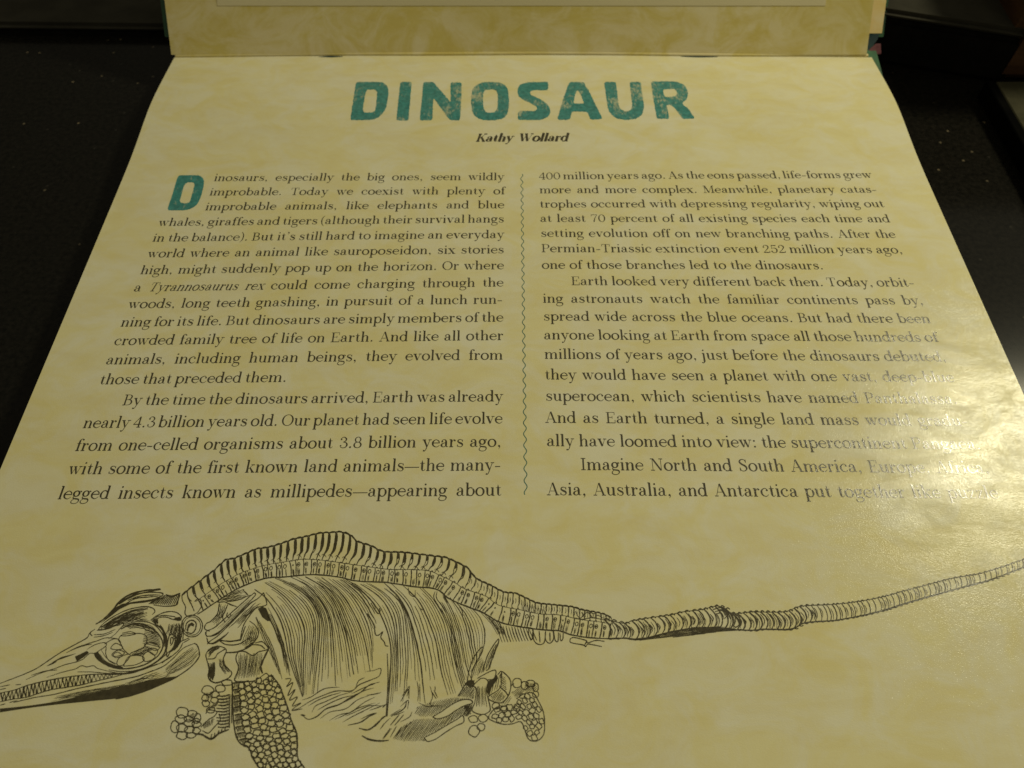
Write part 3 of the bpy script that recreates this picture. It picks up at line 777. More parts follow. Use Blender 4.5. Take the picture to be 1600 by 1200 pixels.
lines(K, o, 6.5, """870,470 890,500 910,540 950,575 970,563 1030,540 1070,510 1082,460 1060,430 1000,422 900,432 870,470; 770,500 830,465 870,465 890,490;
 745,540 780,520 778,570 800,620 850,650; 960,408 1000,425 930,440 890,440; 900,420 960,408""", 0.2)
for s in ("815,530 850,495 895,515 900,535 850,542", "825,575 870,545 915,560 900,580 842,592", "860,640 880,600 940,575 958,590 910,650 875,660", "912,656 950,592 1040,587 1060,620 1000,652 925,662",
          "1050,592 1090,555 1142,590 1110,620 1065,627", "1085,545 1120,530 1162,545 1140,582 1100,560", "1062,512 1100,490 1150,500 1172,530 1140,548", "900,590 850,600 835,575 870,560"):
    line(K, P_(s, o), 6.5 / 4.7, 0, 4, 0.1, True)
between(K, P_("960,575 1000,550 1090,515", o), P_("980,588 1050,572 1130,532", o), 6, 5 / 4.7)
# teeth: dark gaps between two jaw lines
up = resample(P_("5,862 100,842 200,807 340,772 480,747 600,732 720,724 850,720", o), 60); dn = resample(P_("5,922 100,903 200,888 360,838 480,818 600,798 720,768 850,738", o), 60)
for k in range(0, 58):
    a, b = up[k], dn[min(59, k + (1 if k % 2 else 0))]
    if k % 2 == 0: a, b = up[k], dn[k + 1]
    else: a, b = up[min(59, k + 1)], dn[k]
    line(K, [a, ((a[0] + b[0]) / 2 + random.uniform(-0.5, 0.5), (a[1] + b[1]) / 2), b], random.uniform(1.1, 2.3) * (1 - 0.35 * k / 58), 0.3)
    if k % 4 == 0 and k < 52: K.poly([up[k], up[k + 1], ((dn[k][0] + up[k][0]) / 2, (dn[k][1] + up[k][1]) / 2)])
    if k % 4 == 2 and k < 50: K.poly([dn[k], ((dn[k][0] + up[k][0]) / 2 + 0.6, (dn[k][1] + up[k][1]) / 2), dn[k + 1]])
lines(K, o, 10, "1430,495 1452,512 1466,560 1460,602 1400,672 1300,742 1200,792 1080,842 960,882 850,905", 0.2)
for (a, b) in (("0,975 200,955 400,925 560,890 700,860", "0,1003 200,972 400,947 600,927 720,915"), ("700,860 850,820 1000,790 1150,755 1300,738", "720,915 850,902 960,880 1100,838 1300,738")):
    A, B = resample(P_(a, o), 16), resample(P_(b, o), 16)
    K.poly(A + B[::-1])
between(K, P_("420,885 640,842 800,818 960,785", o), P_("380,920 600,880 780,848 1000,800", o), 7, 5 / 4.7)
between(K, P_("900,800 1050,745 1180,700", o), P_("960,810 1100,770 1250,735", o), 5, 5.5 / 4.7)
between(K, P_("1200,700 1290,622 1360,562 1440,510", o), P_("1210,742 1310,694 1400,642 1462,572", o), 9, 6 / 4.7)
lines(K, o, 8, "1110,325 1150,295 1220,265 1290,265 1332,295 1325,325 1270,318 1220,302 1165,310 1145,350; 1150,300 1210,290 1290,300; 1345,490 1320,540 1260,592 1190,640; 1330,482 1390,455; 1350,490 1395,465; 1340,330 1350,400 1345,470", 0.2)
between(K, P_("1110,320 1135,345 1150,355", o), P_("1150,295 1160,320 1165,350", o), 6, 6 / 4.7)
blk(K, o, "1285,306 1325,300 1336,325 1310,332 1280,320")
lines(K, o, 14, "1140,352 1182,382 1218,432 1226,500 1208,572 1160,622", 0.5)
between(K, P_("1150,352 1190,392 1205,450 1200,520", o), P_("1180,360 1212,410 1222,470 1215,540", o), 5, 7 / 4.7)
between(K, P_("1245,352 1238,390 1222,430", o), P_("1335,345 1338,410 1322,490", o), 11, 8 / 4.7, 0.2)
between(K, P_("1290,430 1300,480 1260,560", o), P_("1330,420 1330,480 1290,540", o), 6, 9 / 4.7)
lines(K, o, 8, "1225,545 1245,442 1275,430 1290,462 1280,512 1250,562 1230,595 1225,545; 1255,500 1258,455 1275,460 1270,492 1255,512", 0.1)
for (rx, ry, ww) in ((78, 80, 8), (64, 67, 6)):
    line(K, [(o[0] + (1412 + rx * math.cos(a)) / o[2], o[1] + (368 + ry * math.sin(a)) / o[2]) for a in [2 * math.pi * k / 16 for k in range(16)]], ww / o[2], 0, 3, 0.1, True)
lines(K, o, 10, "1365,398 1373,348 1410,325 1442,345 1437,392 1410,422 1372,412", 0.3)
blk(K, o, "1372,400 1384,356 1412,340 1430,356 1424,372 1404,364 1388,385 1384,410")
onpage(K, 'skull', M_ENGRAVE)['label'] = 'engraved long-snouted skull with a row of teeth'

# ---- backbone and tail
K = Ink()
TOP = P_("285,930 294,922 320,902 336,890 352,875 364,873 384,865 400,858 420,855 440,849 460,842 480,838 500,833 520,832 530,831 546,835 558,846 564,848 580,853 600,862 630,863 654,866 680,869 696,871 708,876 730,887 738,897 748,906 766,914 787,925 805,927 823,935 839,942 864,945 893,948 911,953 942,959 954,965")
MID = P_("306,940 340,916 360,904 380,894 410,884 440,879 470,874 500,875 530,879 558,883 580,886 610,890 640,890 670,892 690,900 710,910 726,920 760,932 780,946 810,952 841,959 875,961 906,968 931,971 956,975")
BOT = P_("309,960 336,942 364,924 396,909 420,903 450,901 490,898 530,902 558,908 604,910 640,916 680,920 700,934 720,944 756,958 780,972 818,980 850,984 875,986 897,993 920,996 954,998 976,997")
N = 150
T_r, M_r, B_r = resample(TOP, N), resample(MID, N), resample(BOT, N)
line(K, TOP, 2.1, 0.1, 4, 0.25); line(K, MID, 0.9, 0.1, 4, 0.3); line(K, BOT, 2.3, 0.1, 4, 0.35)
def lerp(a, b, t): return (a[0] + (b[0] - a[0]) * t, a[1] + (b[1] - a[1]) * t)
def at_x(c, x):
    for p, q in zip(c, c[1:]):
        if p[0] <= x <= q[0]: return p[1] + (q[1] - p[1]) * (x - p[0]) / ((q[0] - p[0]) or 1)
    return c[0][1] if x < c[0][0] else c[-1][1]
def interp(x, tab):
    for (x0, y0), (x1, y1) in zip(tab, tab[1:]):
        if x <= x1: return y0 + (y1 - y0) * max(0, (x - x0) / (x1 - x0))
    return tab[-1][1]
HOOK = [(285, 9), (340, 6), (400, 2), (450, -2), (490, -9), (530, -13), (570, -11), (610, -6), (660, -8), (700, -12), (740, -9), (760, -3), (960, 2)]
xs_ = [291.0]
while xs_[-1] < 950: xs_.append(xs_[-1] + (10.6 if xs_[-1] < 560 else 11.0 if xs_[-1] < 735 else 8.6) * random.uniform(0.9, 1.1))
def spine_edge(x, sh):
    """left or right side of one spinous bone, from its tip down to the vertebra"""
    h = interp(x, HOOK); xb = x + h; yt, yb = at_x(T_r, x), at_x(M_r, xb) - 0.5
    H_ = yb - yt; w = min(1.0, H_ / 30)
    return [(x + sh * 0.6, yt + 1.6), (x + sh + random.uniform(-.4, .4), yt + 0.16 * H_), (x + h * 0.10 + sh * 1.2 + random.uniform(-.6, .6), yt + 0.42 * H_),
            (x + h * 0.30 + sh * 0.9 + random.uniform(-.6, .6), yt + 0.64 * H_), (x + h * 0.62 + sh * 0.3 - 0.8, yt + 0.80 * H_), (xb, yb)]
for k, x in enumerate(xs_[:-1]):
    x2 = xs_[k + 1]; big = x < 735
    gp = 1.5 if big else 0.5
    L_, R_ = spine_edge(x, gp), spine_edge(x2, -gp)
    line(K, L_, 1.5 if big else 1.2, 0.1, 4, 0.15); line(K, R_, 1.2 if big else 0.9, 0.1, 4, 0.15)
    m = ((x + x2) / 2, at_x(T_r, (x + x2) / 2) - 1.2)                                       # rounded tip
    line(K, [L_[0], (x + gp + 1.2, at_x(T_r, x + 2) - 0.8), m, (x2 - gp - 1.0, at_x(T_r, x2 - 2) - 0.8), R_[0]], 1.7 if big else 1.3, 0.1, 4, 0.1)
    if big:                                                                                 # dark gap to the next bone
        nxt = spine_edge(x2, gp); d = random.choice((3, 4, 4, 4)) if x < 600 or k % 2 else 2
        g1 = smooth_path(R_[:d + 1], 4); g2 = smooth_path(nxt[:d + 1], 4)
        K.poly(g1 + g2[::-1][1:])
        if random.random() < 0.7:
            q = R_[4]; line(K, [(q[0] - 3.5, q[1] + 1.5), (q[0] - 1, q[1] - 0.5), (q[0] + 2.2, q[1] + 2.0), (q[0] + 3.5, q[1] + 4.5)], 1.0, 0.3)
    elif random.random() < 0.8:
        p = lerp(L_[1], R_[4], 0.5); line(K, [(p[0], p[1] - 4), (p[0] + 0.6, p[1]), (p[0] - 0.3, p[1] + 4)], 0.9)
MX, BX = [], []
for q in range(N):                        # vertebral bodies stand square to the line of the back
    x = 310 + (954 - 310) * q / (N - 1); y = at_x(M_r, x); sl = (at_x(M_r, x + 8) - at_x(M_r, x - 8)) / 16; h = at_x(B_r, x) - y
    xb = x - 0.75 * sl * h - 1.0; MX.append((x, y)); BX.append((xb, at_x(B_r, xb)))
nc = 58; step = (N - 1) / nc
for k in range(nc + 1):
    j = min(N - 1, int(k * step)); a, b = MX[j], BX[j]; bulge = 1.2
    line(K, [a, (lerp(a, b, .35)[0] + bulge * random.uniform(0.2, 1), lerp(a, b, .35)[1]), (lerp(a, b, .7)[0] + bulge * random.uniform(0.0, 0.8), lerp(a, b, .7)[1]), b], random.uniform(1.6, 2.3), 0.15, 4, 0.15)
    if j + 2 < N:
        c, d = lerp(MX[j], MX[j + 2], 0.55), lerp(BX[j], BX[j + 2], 0.55)
        p = lerp(c, d, 0.3)
        if random.random() < 0.85: oval(K, p[0] + 0.3, p[1], 2.1, 3.0, 1.2, 0.2)
        if random.random() < 0.6: oval(K, *lerp(c, d, 0.3), 0.6, 0.8, 1.2)
        for q in range(5):
            x = lerp(c, d, random.uniform(0.45, 0.65)); y = lerp(c, d, random.uniform(0.85, 1.0)); dx = random.uniform(-1.6, 1.6)
            line(K, [(x[0] + dx, x[1]), (y[0] + dx, y[1])], 0.75)
        m = MX[j]; line(K, [(m[0], m[1] + 1), (m[0] + 2.2, m[1] - 0.9), (m[0] + 4.2, m[1] + 1.2)], 1.0, 0.2)
o = (240, 810, 5)
lines(K, o, 8, "222,598 226,640 250,690 246,740 268,765 310,755 345,735; 265,570 270,620 300,680 318,725; 222,598 245,575 270,562; 320,650 345,630 370,640 372,690 345,735", 0.2)
o = (740, 860, 4.444)                      # fringe under the hips and the loose bone
for k in range(13):
    x = 165 + 20 * k; line(K, P_("%d,%d %d,%d %d,%d" % (x, 520 + 2 * k, x + 14, 580, x + 34, 640 - 1.2 * k), o), random.uniform(1.1, 2.0), 0.5)
lines(K, o, 8, "415,548 418,620 450,652 490,640 500,560; 455,560 462,640; 500,560 500,620 530,645 556,612 552,560; 530,570 532,630; 556,560 565,620 585,632 590,570; 600,575 605,625 620,615 622,575; 380,545 385,590 405,620 412,560", 0.2)
lines(K, o, 8, "672,612 700,605 780,625 792,642 850,625 910,632; 672,612 676,640 760,656 780,668 795,650 850,660 892,668; 785,630 770,662", 0.2)
for k in range(26):
    x, y = 330 + 6.5 * k, 408 + 1.2 * k
    if k % 2: line(K, P_("%d,%d %d,%d" % (x, y - 50 + k, x + 3, y + 10), o), 0.9)
lines(K, o, 7, "705,420 740,470 790,430 830,470 860,450 900,470; 750,430 770,460; 800,415 830,440 850,430; 705,470 760,478 820,468 900,480")
# tail
TT = P_("944,968 956,970 976,974 987,970 1010,966 1032,963 1050,960 1066,956 1098,952 1119,947 1135,952 1145,959 1177,956 1226,956 1252,947 1307,944 1363,936 1421,921 1486,904 1535,895 1600,874 1640,862")
TB = P_("950,998 976,997 987,999 1010,997 1032,991 1066,984 1098,981 1119,984 1150,984 1177,985 1194,983 1236,983 1259,973 1307,969 1372,956 1437,936 1502,918 1551,905 1600,886 1640,873")
N = 240; A, B = resample(TT, N), resample(TB, N)
line(K, TB, 2.4, 0.0, 4, 0.3); line(K, TT, 1.3, 0.0, 4, 0.3)
x_prev = -99; j = 0
while j < N - 1:
    x = A[j][0]
    if x < 1098: gap, ww, inner = 9.5, 2.0, 3
    elif x < 1259: gap, ww, inner = 7.5, 2.3, 2
    else: gap, ww, inner = 6.3, 1.5, 1
    if x - x_prev >= gap * random.uniform(0.85, 1.1):
        x_prev = x; a, b = A[j], B[j]; bl = 0.16 * math.hypot(a[0] - b[0], a[1] - b[1]) * (1.3 if x < 1259 else 0.7)
        line(K, [a, (lerp(a, b, .3)[0] + bl, lerp(a, b, .3)[1]), (lerp(a, b, .7)[0] + bl, lerp(a, b, .7)[1]), b], ww * random.uniform(0.8, 1.2), 0.15, 4, 0.15)
        nx, ny = 0.35, -1
        line(K, [(a[0] - gap * 0.1, a[1] + 0.8), (a[0] + gap * 0.35, a[1] - 1.9), (a[0] + gap * 0.85, a[1] + 0.5)], ww * 0.85, 0.2, 4, 0.1)
        line(K, [(b[0], b[1]), (b[0] + gap * 0.45, b[1] + 1.0), (b[0] + gap * 0.9, b[1])], ww * 0.8, 0.2, 4, 0.1)
        for q in range(inner):
            u = (q + 1) * gap / (inner + 1) + random.uniform(-0.5, 0.5)
            if random.random() < (0.9 if x < 1259 else 0.75):
                s, e = random.uniform(0.1, 0.3), random.uniform(0.7, 0.95)
                p, r = lerp(a, b, s), lerp(a, b, e); line(K, [(p[0] + u + bl * .5, p[1]), (lerp(p, r, .5)[0] + u + bl * 1.1, lerp(p, r, .5)[1]), (r[0] + u + bl * .5, r[1])], random.uniform(0.8, 1.5))
    j += 1
o = (740, 860, 4.444)
hatch_in(K, P_("1055,605 1120,618 1200,612 1300,585 1400,565 1500,540 1600,530 1640,530 1640,575 1500,592 1350,606 1200,622 1120,626", o), -0.12, 1.5, 1.4)
blk(K, o, "1050,603 1120,612 1200,606 1290,588 1290,600 1200,620 1120,626")
o = (1080, 850, 3.077)
hatch_in(K, P_("0,405 60,400 130,395 200,405 260,412 120,424 0,440", o), -0.05, 1.4, 1.4)
for s in ("0,400 60,398 120,402 190,405 190,414 110,418 0,412",): blk(K, o, s)
lines(K, o, 6, "105,315 150,305 175,335 160,360; 115,325 150,320 165,345; 125,335 145,332 155,352; 130,315 170,325 190,360; 200,340 225,345 238,375 215,400 200,385 215,370", 0.2)
onpage(K, 'backbone', M_ENGRAVE)['label'] = 'engraved arched backbone running into a long thin tail'

# ---- rib cage
K = Ink(); o = (400, 900, 4.2875)
g = [P_(s, o) for s in ("-10,90 70,150 150,270 195,400 225,560 312,810", "60,45 140,95 225,170 300,280 330,400 320,520 318,800", "130,15 260,75 375,170 425,300 420,480 385,790", "230,5 340,62 438,165 498,290 520,480 535,740",
        "330,5 440,70 520,170 575,300 618,450 655,660", "440,10 555,100 640,220 702,350 740,480 765,640")]
for a, b, n in zip(g, g[1:], (8, 8, 7, 7, 8)):
    between(K, a, b, n, 1.25, 0.3, trim=0.25, vary=0.6)
for a in g: line(K, a, 1.8, 0.5, 5, 0.2)
between(K, P_("60,230 110,330 170,480 200,640", o), P_("85,215 140,330 190,470 235,680", o), 5, 1.25, 0.3)
between(K, P_("-5,280 40,400 90,500 150,640", o), P_("5,270 70,390 120,500 175,690", o), 4, 1.2, 0.2)
between(K, g[5], P_("540,25 640,110 720,215 770,330 790,480 785,610", o), 5, 1.25, 0.22, trim=0.2)
# short ribs beside the break, then the far half of the cage
between(K, P_("540,25 640,110 720,215 775,330 800,385", o), P_("600,20 700,90 770,170 815,240", o), 5, 1.5, 0.3, trim=0.1)
lines(K, o, 8, "745,250 790,330 800,390 822,396 850,374 836,410 858,440 868,466 888,470; 770,180 815,250 832,235 825,215; 640,50 740,130 820,230 880,370 905,500 898,700 878,940; 880,520 885,700 872,935", 0.2)
g = [P_(s) for s in ("549,912 572,930 591,954 605,986 611,1017 609,1063 604,1118", "568,912 594,928 612,951 620,980 622,1040 619,1114", "587,912 610,926 630,951 636,993 638,1040 634,1090", "600,910 625,935 640,965 650,1000 658,1040 664,1098",
        "630,915 655,940 672,975 683,1010 690,1050 700,1086", "660,918 680,940 698,975 706,1010 715,1050 724,1080", "690,924 705,950 718,985 724,1015 730,1045 740,1068", "712,940 728,960 738,985 742,1010 745,1030 736,1050", "735,948 750,965 757,985 757,1005 752,1020 748,1032")]
for a, b, n in zip(g, g[1:], (5, 5, 5, 6, 7, 7, 6, 5)): between(K, a, b, n, 1.25, 0.32, trim=0.3, vary=0.6)
for a in g[3:]: line(K, a, 1.4, 0.5, 5, 0.2)
between(K, P_("750,955 768,975 778,992"), P_("778,968 785,982 792,996"), 6, 1.4, 0.2)
lines(K, (500, 810, 5), 7, "900,570 890,620 930,690 975,760; 915,570 910,620 950,680 985,740; 690,540 700,590 740,610 745,560; 960,600 1000,660; 780,700 800,715 810,705; 1090,690 1110,720 1120,760")
# belly fringe
lines(K, o, 7, """310,830 370,810 430,770 480,750 560,745; 245,893 280,890 330,860 380,830 450,800 540,770 640,770 690,730 760,700 825,670 836,620 790,632 740,640; 730,680 690,700 670,740;
 375,915 400,870 470,840 560,800 650,775; 430,955 500,910 600,890 680,830 760,800; 490,970 560,930 640,910 720,850 800,810; 530,960 620,920 700,880 800,850; 580,980 650,940 730,900 830,850;
 350,870 420,830 500,800 570,780; 410,900 480,860 570,820 650,800; 640,790 720,750 800,720; 560,860 640,820 720,770 790,750; 600,940 690,900 760,870 850,870; 700,960 760,930 810,915; 830,1030 860,990 900,950; 760,900 820,880 870,860; 740,800 800,790 840,780""", 0.8)
lines(K, o, 10, "310,930 350,960 410,940 470,890 560,860 640,810 700,780 760,730 830,710; 615,1000 700,980 760,940 810,920", 0.8)
lines(K, o, 13, "690,1020 750,1030 800,1000 850,950 880,935; 710,1070 760,1095 830,1105 890,1100; 300,930 330,935", 0.6)
lines(K, o, 8, "195,690 235,690 205,742 248,715 214,802 262,760 225,832 278,810 244,872 302,850 240,900 312,890; 860,870 850,880 880,850; 905,940 990,890 1010,840; 970,840 1020,760 1025,820; 900,1000 960,930; 930,1000 990,930; 850,1090 900,1020", 0.4)
onpage(K, 'rib_cage', M_ENGRAVE)['label'] = 'engraved rib cage of many fine curving lines'

# ---- shoulder and front flipper
K = Ink(); o = (240, 810, 5)
lines(K, o, 9, """790,580 740,620 650,700 560,780 480,850 420,878 405,900 420,925; 800,595 760,640 680,730 600,810 520,880 450,918; 790,580 800,595;
 860,580 885,660 870,682 800,702 750,762 710,822 690,882 680,942; 860,580 820,622 760,662 700,722 620,802 520,902 440,962 420,982; 515,660 500,742 450,802 412,822 400,862 440,882;
 580,672 560,722 540,772 560,812; 550,650 600,672 650,690; 510,950 600,962 680,945; 750,802 800,842 820,902 790,962 740,1000; 415,930 430,972 470,972 560,912; 700,560 740,600; 500,655 550,652; 580,735 572,760 590,775 605,750""", 0.25)
between(K, P_("770,612 650,722 480,880", o), P_("790,625 680,735 520,885", o), 4, 1.0)
between(K, P_("845,610 760,680 640,810 540,900", o), P_("870,660 780,710 680,830 600,920", o), 5, 1.1, trim=0.4)
between(K, P_("520,670 500,750 440,820", o), P_("572,680 540,760 490,835", o), 6, 1.2)
between(K, P_("760,822 720,902 690,980", o), P_("812,862 790,932 740,992", o), 7, 1.1)
between(K, P_("520,625 600,592 700,545", o), P_("530,655 640,642 760,600", o), 8, 1.3, trim=0.3)
blk(K, o, "815,705 850,690 880,702 905,760 922,802 890,802 850,772")
o = (260, 980, 5.333)
lines(K, o, 10, """330,40 340,75 420,60 500,-10; 340,95 350,130 400,135 470,90 520,40; 440,110 500,145 600,142 690,90; 500,212 560,210 640,190 720,140 768,60 760,10; 620,110 642,40 660,-10;
 600,200 660,205 720,236 770,206 830,190 850,170 800,122 740,132; 600,200 580,262 602,342 570,442 640,452 720,450 782,420; 640,190 700,150 780,150 822,180; 450,112 540,116 620,110;
 350,190 330,230 340,280 356,350 350,420 400,462 450,456 520,422 546,382 520,350 486,310 476,260 500,190 450,160 400,165 350,190; 345,265 400,260 430,220 490,182""", 0.15)
lines(K, o, 18, "852,180 800,290 788,340 802,385", 0.3)
lines(K, o, 13, "350,300 360,380 355,430 400,462 450,456 520,424; 500,212 580,208 650,186", 0.3)
between(K, P_("690,20 680,90 610,152", o), P_("755,40 730,112 652,172", o), 5, 1.0)
between(K, P_("606,215 602,330 582,430", o), P_("805,215 782,330 772,412", o), 19, 1.15, 0.2, trim=0.15)
between(K, P_("352,290 365,370 365,440", o), P_("402,290 402,370 388,440", o), 5, 1.9, 0.2)
between(K, P_("440,262 450,330 492,392", o), P_("475,262 492,322 532,372", o), 6, 1.2, 0.2)
between(K, P_("340,202 378,172 430,155", o), P_("350,252 392,202 450,172", o), 6, 1.4, 0.2)
# far flipper with its round bones
for (x, y, rx, ry) in ((345, 525, 50, 38), (325, 590, 28, 28), (450, 510, 40, 30), (330, 635, 30, 26), (405, 560, 36, 26), (402, 608, 30, 24), (505, 462, 45, 24), (370, 690, 36, 24), (135, 712, 52, 46), (216, 722, 42, 28), (120, 765, 46, 34), (72, 830, 34, 50), (262, 752, 26, 36),
                       (192, 800, 42, 28), (252, 808, 38, 26), (130, 840, 46, 34), (192, 852, 40, 28), (252, 862, 34, 24), (130, 902, 46, 34), (205, 902, 40, 22), (185, 765, 36, 24), (250, 780, 30, 20)):
    oval(K, o[0] + x / o[2], o[1] + y / o[2], rx / o[2], ry / o[2], 1.7)
hatch_in(K, P_("340,660 410,630 430,650 350,700", o), 1.2, 2.4, 1.2); hatch_in(K, P_("180,730 230,715 240,760 190,770", o), 0.1, 1.8, 1.0); hatch_in(K, P_("300,800 360,770 400,760 380,820 310,850", o), 1.4, 2.2, 1.3); hatch_in(K, P_("320,545 380,540 390,590 330,600", o), 1.5, 2.3, 1.1)
lines(K, o, 10, "290,832 350,772 400,742 420,702 350,690 330,720; 300,862 350,882 400,832 450,772 440,720; 530,560 526,840; 545,560 545,800; 350,690 380,660 420,642 430,600; 370,930 380,890; 400,920 405,880; 430,890 440,860; 460,880 462,850; 490,870 490,840", 0.2)
lines(K, o, 18, "240,890 300,895 372,932 440,885 522,852", 0.4)
for k in range(11):
    y = 565 + k * 26; line(K, P_("%d,%d %d,%d %d,%d" % (425 + random.randint(-12, 12), y + 6, 475, y + 10, 528, y - 4), o), random.uniform(1.8, 2.8), 0.3)
    hatch_in(K, P_("%d,%d 524,%d 524,%d %d,%d" % (455, y + 2, y, y + 16, 455, y + 20), o), 1.5, 2.0, 1.0)
# near flipper: rows of knobbly bones
LE = resample(P_("552,460 552,560 556,700 566,820 590,930 640,985 690,1000 715,1080 780,1180 830,1260", o), 18)
RE = resample(P_("870,395 940,480 975,570 1005,650 1040,770 1085,880 1092,980 1095,1090 1150,1170 1190,1240", o), 18)
line(K, RE, 2.3, 0, 3, 0.2)
line(K, LE, 2.6, 0, 3, 0.3)
nc = 7
def cellpt(r, c):
    r = max(0, min(16.99, r)); a = int(r); L = lerp(LE[a], LE[a + 1], r - a); Rr = lerp(RE[a], RE[a + 1], r - a)
    return lerp(L, Rr, c)
for r in range(16):
    for c in range(nc):
        rr = r + 0.5 + (0.0, 0.3, 0.05, 0.45, 0.2, 0.55, 0.3)[c] + random.uniform(-0.12, 0.12)
        p = cellpt(rr, (c + 0.5) / nc); q = cellpt(rr, (c + 1.5) / nc); dn_ = cellpt(rr + 1, (c + 0.5) / nc)
        rx = math.hypot(q[0] - p[0], q[1] - p[1]) * 0.5; ry = math.hypot(dn_[0] - p[0], dn_[1] - p[1]) * 0.5
        rot = math.atan2(q[1] - p[1], q[0] - p[0])
        if c == 0 and r < 10:
            a, b = cellpt(rr - .4, 0.02), cellpt(rr - .4, 0.16); d_, e_ = cellpt(rr + .4, 0.16), cellpt(rr + .4, 0.02)
            hatch_in(K, [a, b, d_, e_], 1.5, 1.9, 1.25); line(K, [a, b], 2.6, 0.2); continue
        oval(K, p[0] + random.uniform(-.5, .5), p[1] + random.uniform(-.5, .5), rx * random.uniform(0.88, 1.06), ry * random.uniform(0.88, 1.06), 2.0, rot, 0.7)
lines(K, o, 9, "780,420 830,385 850,410 800,450; 850,400 880,415 870,450 830,460", 0.2)
onpage(K, 'front_flipper', M_ENGRAVE)['label'] = 'engraved shoulder bones and front flipper of rounded knobs'

# ---- hips and hind flipper
K = Ink(); o = (560, 960, 5)
lines(K, o, 9, """850,520 870,420 900,340 950,270 975,258 960,312 920,372 890,452 880,520; 975,450 990,380 1020,300 1090,195 1092,230 1050,330 1020,420 1000,440;
 890,560 960,500 1012,520 1000,600 1030,720 1020,762 960,782 890,752 912,680 920,580 890,560; 930,500 1000,460 1060,435 1076,450 1060,502 1010,512;
 1090,470 1120,445 1180,500 1192,560 1170,640 1110,692 1030,670 1020,640 1110,570 1110,462; 1110,570 1150,605 1172,640; 1120,448 1118,500;
 580,800 650,760 720,710 800,670 870,665 892,692 830,712 760,752 700,792 620,816 580,800; 515,962 600,920 700,860 770,820 815,790 822,842 760,872 680,922 600,976 540,992 515,962;
 1020,790 1060,740 1110,710; 840,540 780,640; 1190,560 1215,540""", 0.15)
between(K, P_("985,440 1022,330 1085,215", o), P_("1022,430 1052,340 1090,232", o), 5, 1.1)
between(K, P_("890,500 920,400 962,312", o), P_("962,460 978,400 992,372", o), 6, 1.1)
between(K, P_("930,560 930,640 922,720", o), P_("990,560 992,640 1002,722", o), 7, 1.1, 0.15)
blk(K, o, "1015,522 1060,498 1082,470 1092,500 1040,575 1022,640 1004,604")
hatch_in(K, P_("1035,640 1110,585 1150,640 1110,690 1050,680", o), -1.0, 2.2, 1.2); hatch_in(K, P_("1112,475 1150,490 1160,600 1112,565", o), -0.6, 2.4, 1.2); hatch_in(K, P_("1060,520 1105,470 1105,565 1030,625", o), -1.35, 3.4, 1.1)
AN = -0.95
hatch_in(K, P_("460,720 540,690 620,672 760,648 880,660 800,668 720,705 650,755 580,795 500,800 440,780", o), AN, 2.2, 1.25)
hatch_in(K, P_("330,880 440,820 560,812 640,818 700,795 760,755 830,715 890,700 880,770 860,800 815,788 760,818 600,915 515,960 530,988 420,992 350,990 270,970", o), AN, 2.3, 1.35)
hatch_in(K, P_("770,640 845,550 905,520 915,580 900,660", o), AN, 2.0, 1.4); hatch_in(K, P_("830,715 890,700 880,780 820,800 825,770", o), AN, 1.5, 1.5)
hatch_in(K, P_("830,540 870,510 910,525 880,575", o), 0.8, 1.5, 1.6)
blk(K, o, "830,545 850,520 910,515 900,535 860,560")
lines(K, o, 7, """560,560 580,640 560,700 590,715 660,712; 600,560 600,600; 570,600 610,660; 590,590 620,650; 330,840 400,800 420,760; 340,640 400,560 380,640; 330,720 390,670 385,740; 250,790 330,740; 280,790 360,760;
 470,690 540,720 600,716; 300,870 250,960; 340,880 290,965; 380,860 330,960; 420,840 370,880; 200,970 260,890; 460,520 470,600 465,680; 480,540 482,680""", 0.6)
for (x, y, rx, ry) in ((898, 818, 36, 27), (976, 812, 36, 30), (905, 912, 44, 44), (960, 880, 30, 28), (1240, 535, 36, 36), (1300, 555, 28, 32), (1345, 540, 36, 26), (1385, 570, 22, 34), (1385, 625, 24, 24), (1075, 715, 30, 26), (1140, 740, 26, 24)):
    oval(K, o[0] + x / o[2], o[1] + y / o[2], rx / o[2], ry / o[2], 1.6)
hatch_in(K, P_("1195,610 1265,565 1300,600 1230,655", o), -0.8, 1.9, 1.1); hatch_in(K, P_("1310,530 1390,540 1395,590 1320,610 1290,590", o), -0.8, 1.9, 1.1); hatch_in(K, P_("1110,695 1180,640 1200,640 1190,680 1130,710", o), -0.9, 2.2, 1.1)
pebbles(K, P_("1235,670 1290,625 1365,620 1405,680 1438,760 1450,850 1438,940 1390,978 1335,965 1305,900 1275,830 1240,770", o), 9.6, 8.4, 0.9, 1.5)
pebbles(K, P_("1040,800 1080,740 1160,690 1235,680 1250,770 1265,830 1200,845 1120,845", o), 10.0, 8.6, -0.2, 1.5)
lines(K, o, 8, "1235,660 1290,622 1365,615 1410,682 1445,762 1455,852 1446,942 1390,990 1330,974 1300,900 1268,838 1200,856 1120,856 1030,822 1018,792", 0.0)
onpage(K, 'hind_flipper', M_ENGRAVE)['label'] = 'engraved hip bones and small hind flipper'


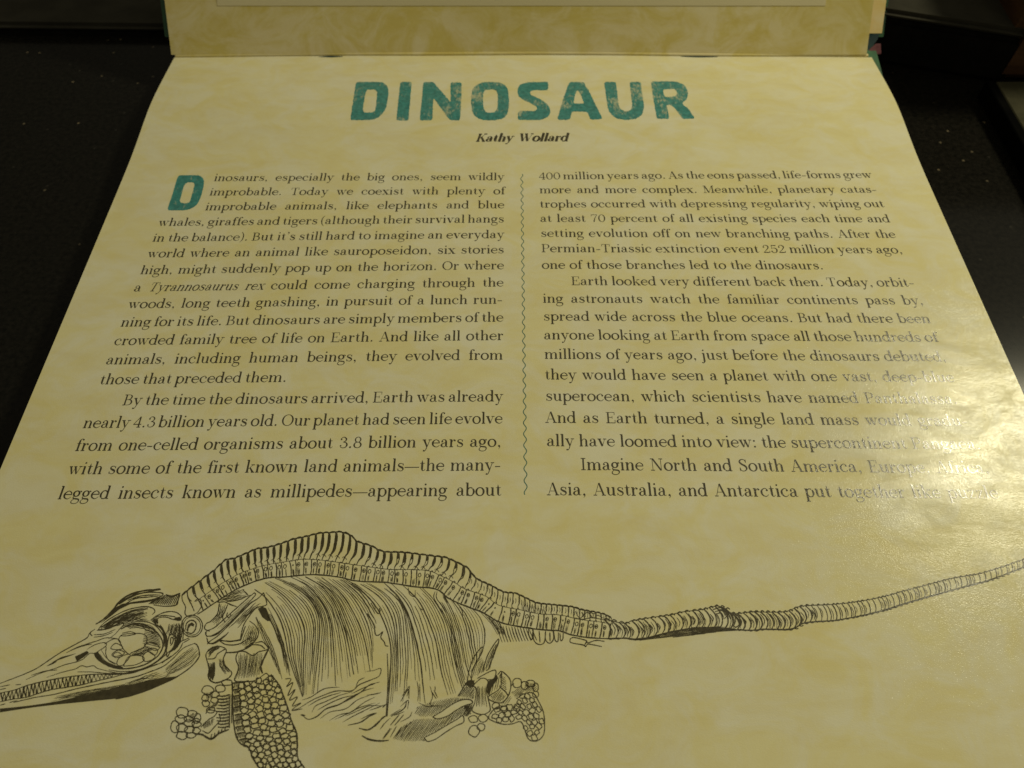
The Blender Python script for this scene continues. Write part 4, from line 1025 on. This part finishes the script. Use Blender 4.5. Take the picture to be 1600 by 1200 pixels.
# ------------------------------------------------------------------ things behind, top right
def wood_block():
    """a wooden block whose left side slopes, standing on the counter"""
    d = Vector((1, -0.03, 0)).normalized(); b0 = on_height(1546, 124, 0.0015)
    nrm = Vector((-d.y, d.x, 0))
    vs = []
    for dep in (0, 0.05):
        for (s, z) in ((0, 0.0), (0.16, 0.0), (0.16, 0.058), (0.002, 0.058)):
            q = b0 + d * s + nrm * dep; vs.append((q.x, q.y, z + 0.0005))
    bm = bmesh.new(); bv = [bm.verts.new(v) for v in vs]
    for f in ((0, 1, 2, 3), (7, 6, 5, 4), (0, 4, 5, 1), (1, 5, 6, 2), (2, 6, 7, 3), (3, 7, 4, 0)): bm.faces.new([bv[i] for i in f])
    bmesh.ops.recalc_face_normals(bm, faces=bm.faces)
    bmesh.ops.bevel(bm, geom=bm.edges[:], offset=0.003, segments=3, affect='EDGES')
    me = bpy.data.meshes.new('wooden_block'); bm.to_mesh(me); bm.free(); me.materials.append(M_WOOD)
    o = bpy.data.objects.new('wooden_block', me); C.objects.link(o)
    tag(o, 'brown wooden block with dark marks standing at the back right of the counter', 'wooden block')
    for (s0, s1, z0, z1, tw) in ((0.019, 0.030, 0.0225, 0.0225, 0.0012), (0.024, 0.028, 0.006, 0.018, 0.0009)):
        c0 = b0 + d * s0 - nrm * 0.0003; c1 = b0 + d * s1 - nrm * 0.0003
        vv = [(c0.x, c0.y, z0 - tw), (c1.x, c1.y, z1 - tw), (c1.x, c1.y, z1 + tw), (c0.x, c0.y, z0 + tw)]
        vv += [(v[0] + nrm.x * 0.0002, v[1] + nrm.y * 0.0002, v[2]) for v in vv]
        k = new_obj('burnt_mark', vv, [(0, 1, 2, 3), (7, 6, 5, 4), (0, 4, 5, 1), (1, 5, 6, 2), (2, 6, 7, 3), (3, 7, 4, 0)], M_WOODMARK); k.parent = o
wood_block()
def slab():
    h = 0.006
    A = on_height(1556, 127, h); B = on_height(1612, 222, h)
    d = (B - A).normalized(); n = Vector((-d.y, d.x, 0)); n = n if n.x > 0 else -n
    B2 = A + d * 0.12
    def prism(name, mat, p, q, wd, z0, z1, par=None):
        vs = []
        for z in (z0, z1):
            for v in (p, q, q + n * wd, p + n * wd): vs.append((v.x, v.y, z))
        bm = bmesh.new(); bv = [bm.verts.new(v) for v in vs]
        for f in ((0, 1, 2, 3), (7, 6, 5, 4), (0, 4, 5, 1), (1, 5, 6, 2), (2, 6, 7, 3), (3, 7, 4, 0)): bm.faces.new([bv[i] for i in f])
        bmesh.ops.recalc_face_normals(bm, faces=bm.faces)
        bmesh.ops.bevel(bm, geom=bm.edges[:], offset=0.0003, segments=1, affect='EDGES')
        me = bpy.data.meshes.new(name); bm.to_mesh(me); bm.free(); me.materials.append(mat)
        o = bpy.data.objects.new(name, me); C.objects.link(o)
        if par: o.parent = par
        return o
    o = prism('board', M_SLAB, A, B2, 0.14, 0.0003, h)
    tag(o, 'olive grey flat board with a black rim lying in front of the wooden block', 'board')
    prism('rim', M_BLACK, A - n * 0.0032, B2 - n * 0.0032, 0.003, 0.0003, h + 0.0002, o)
slab()
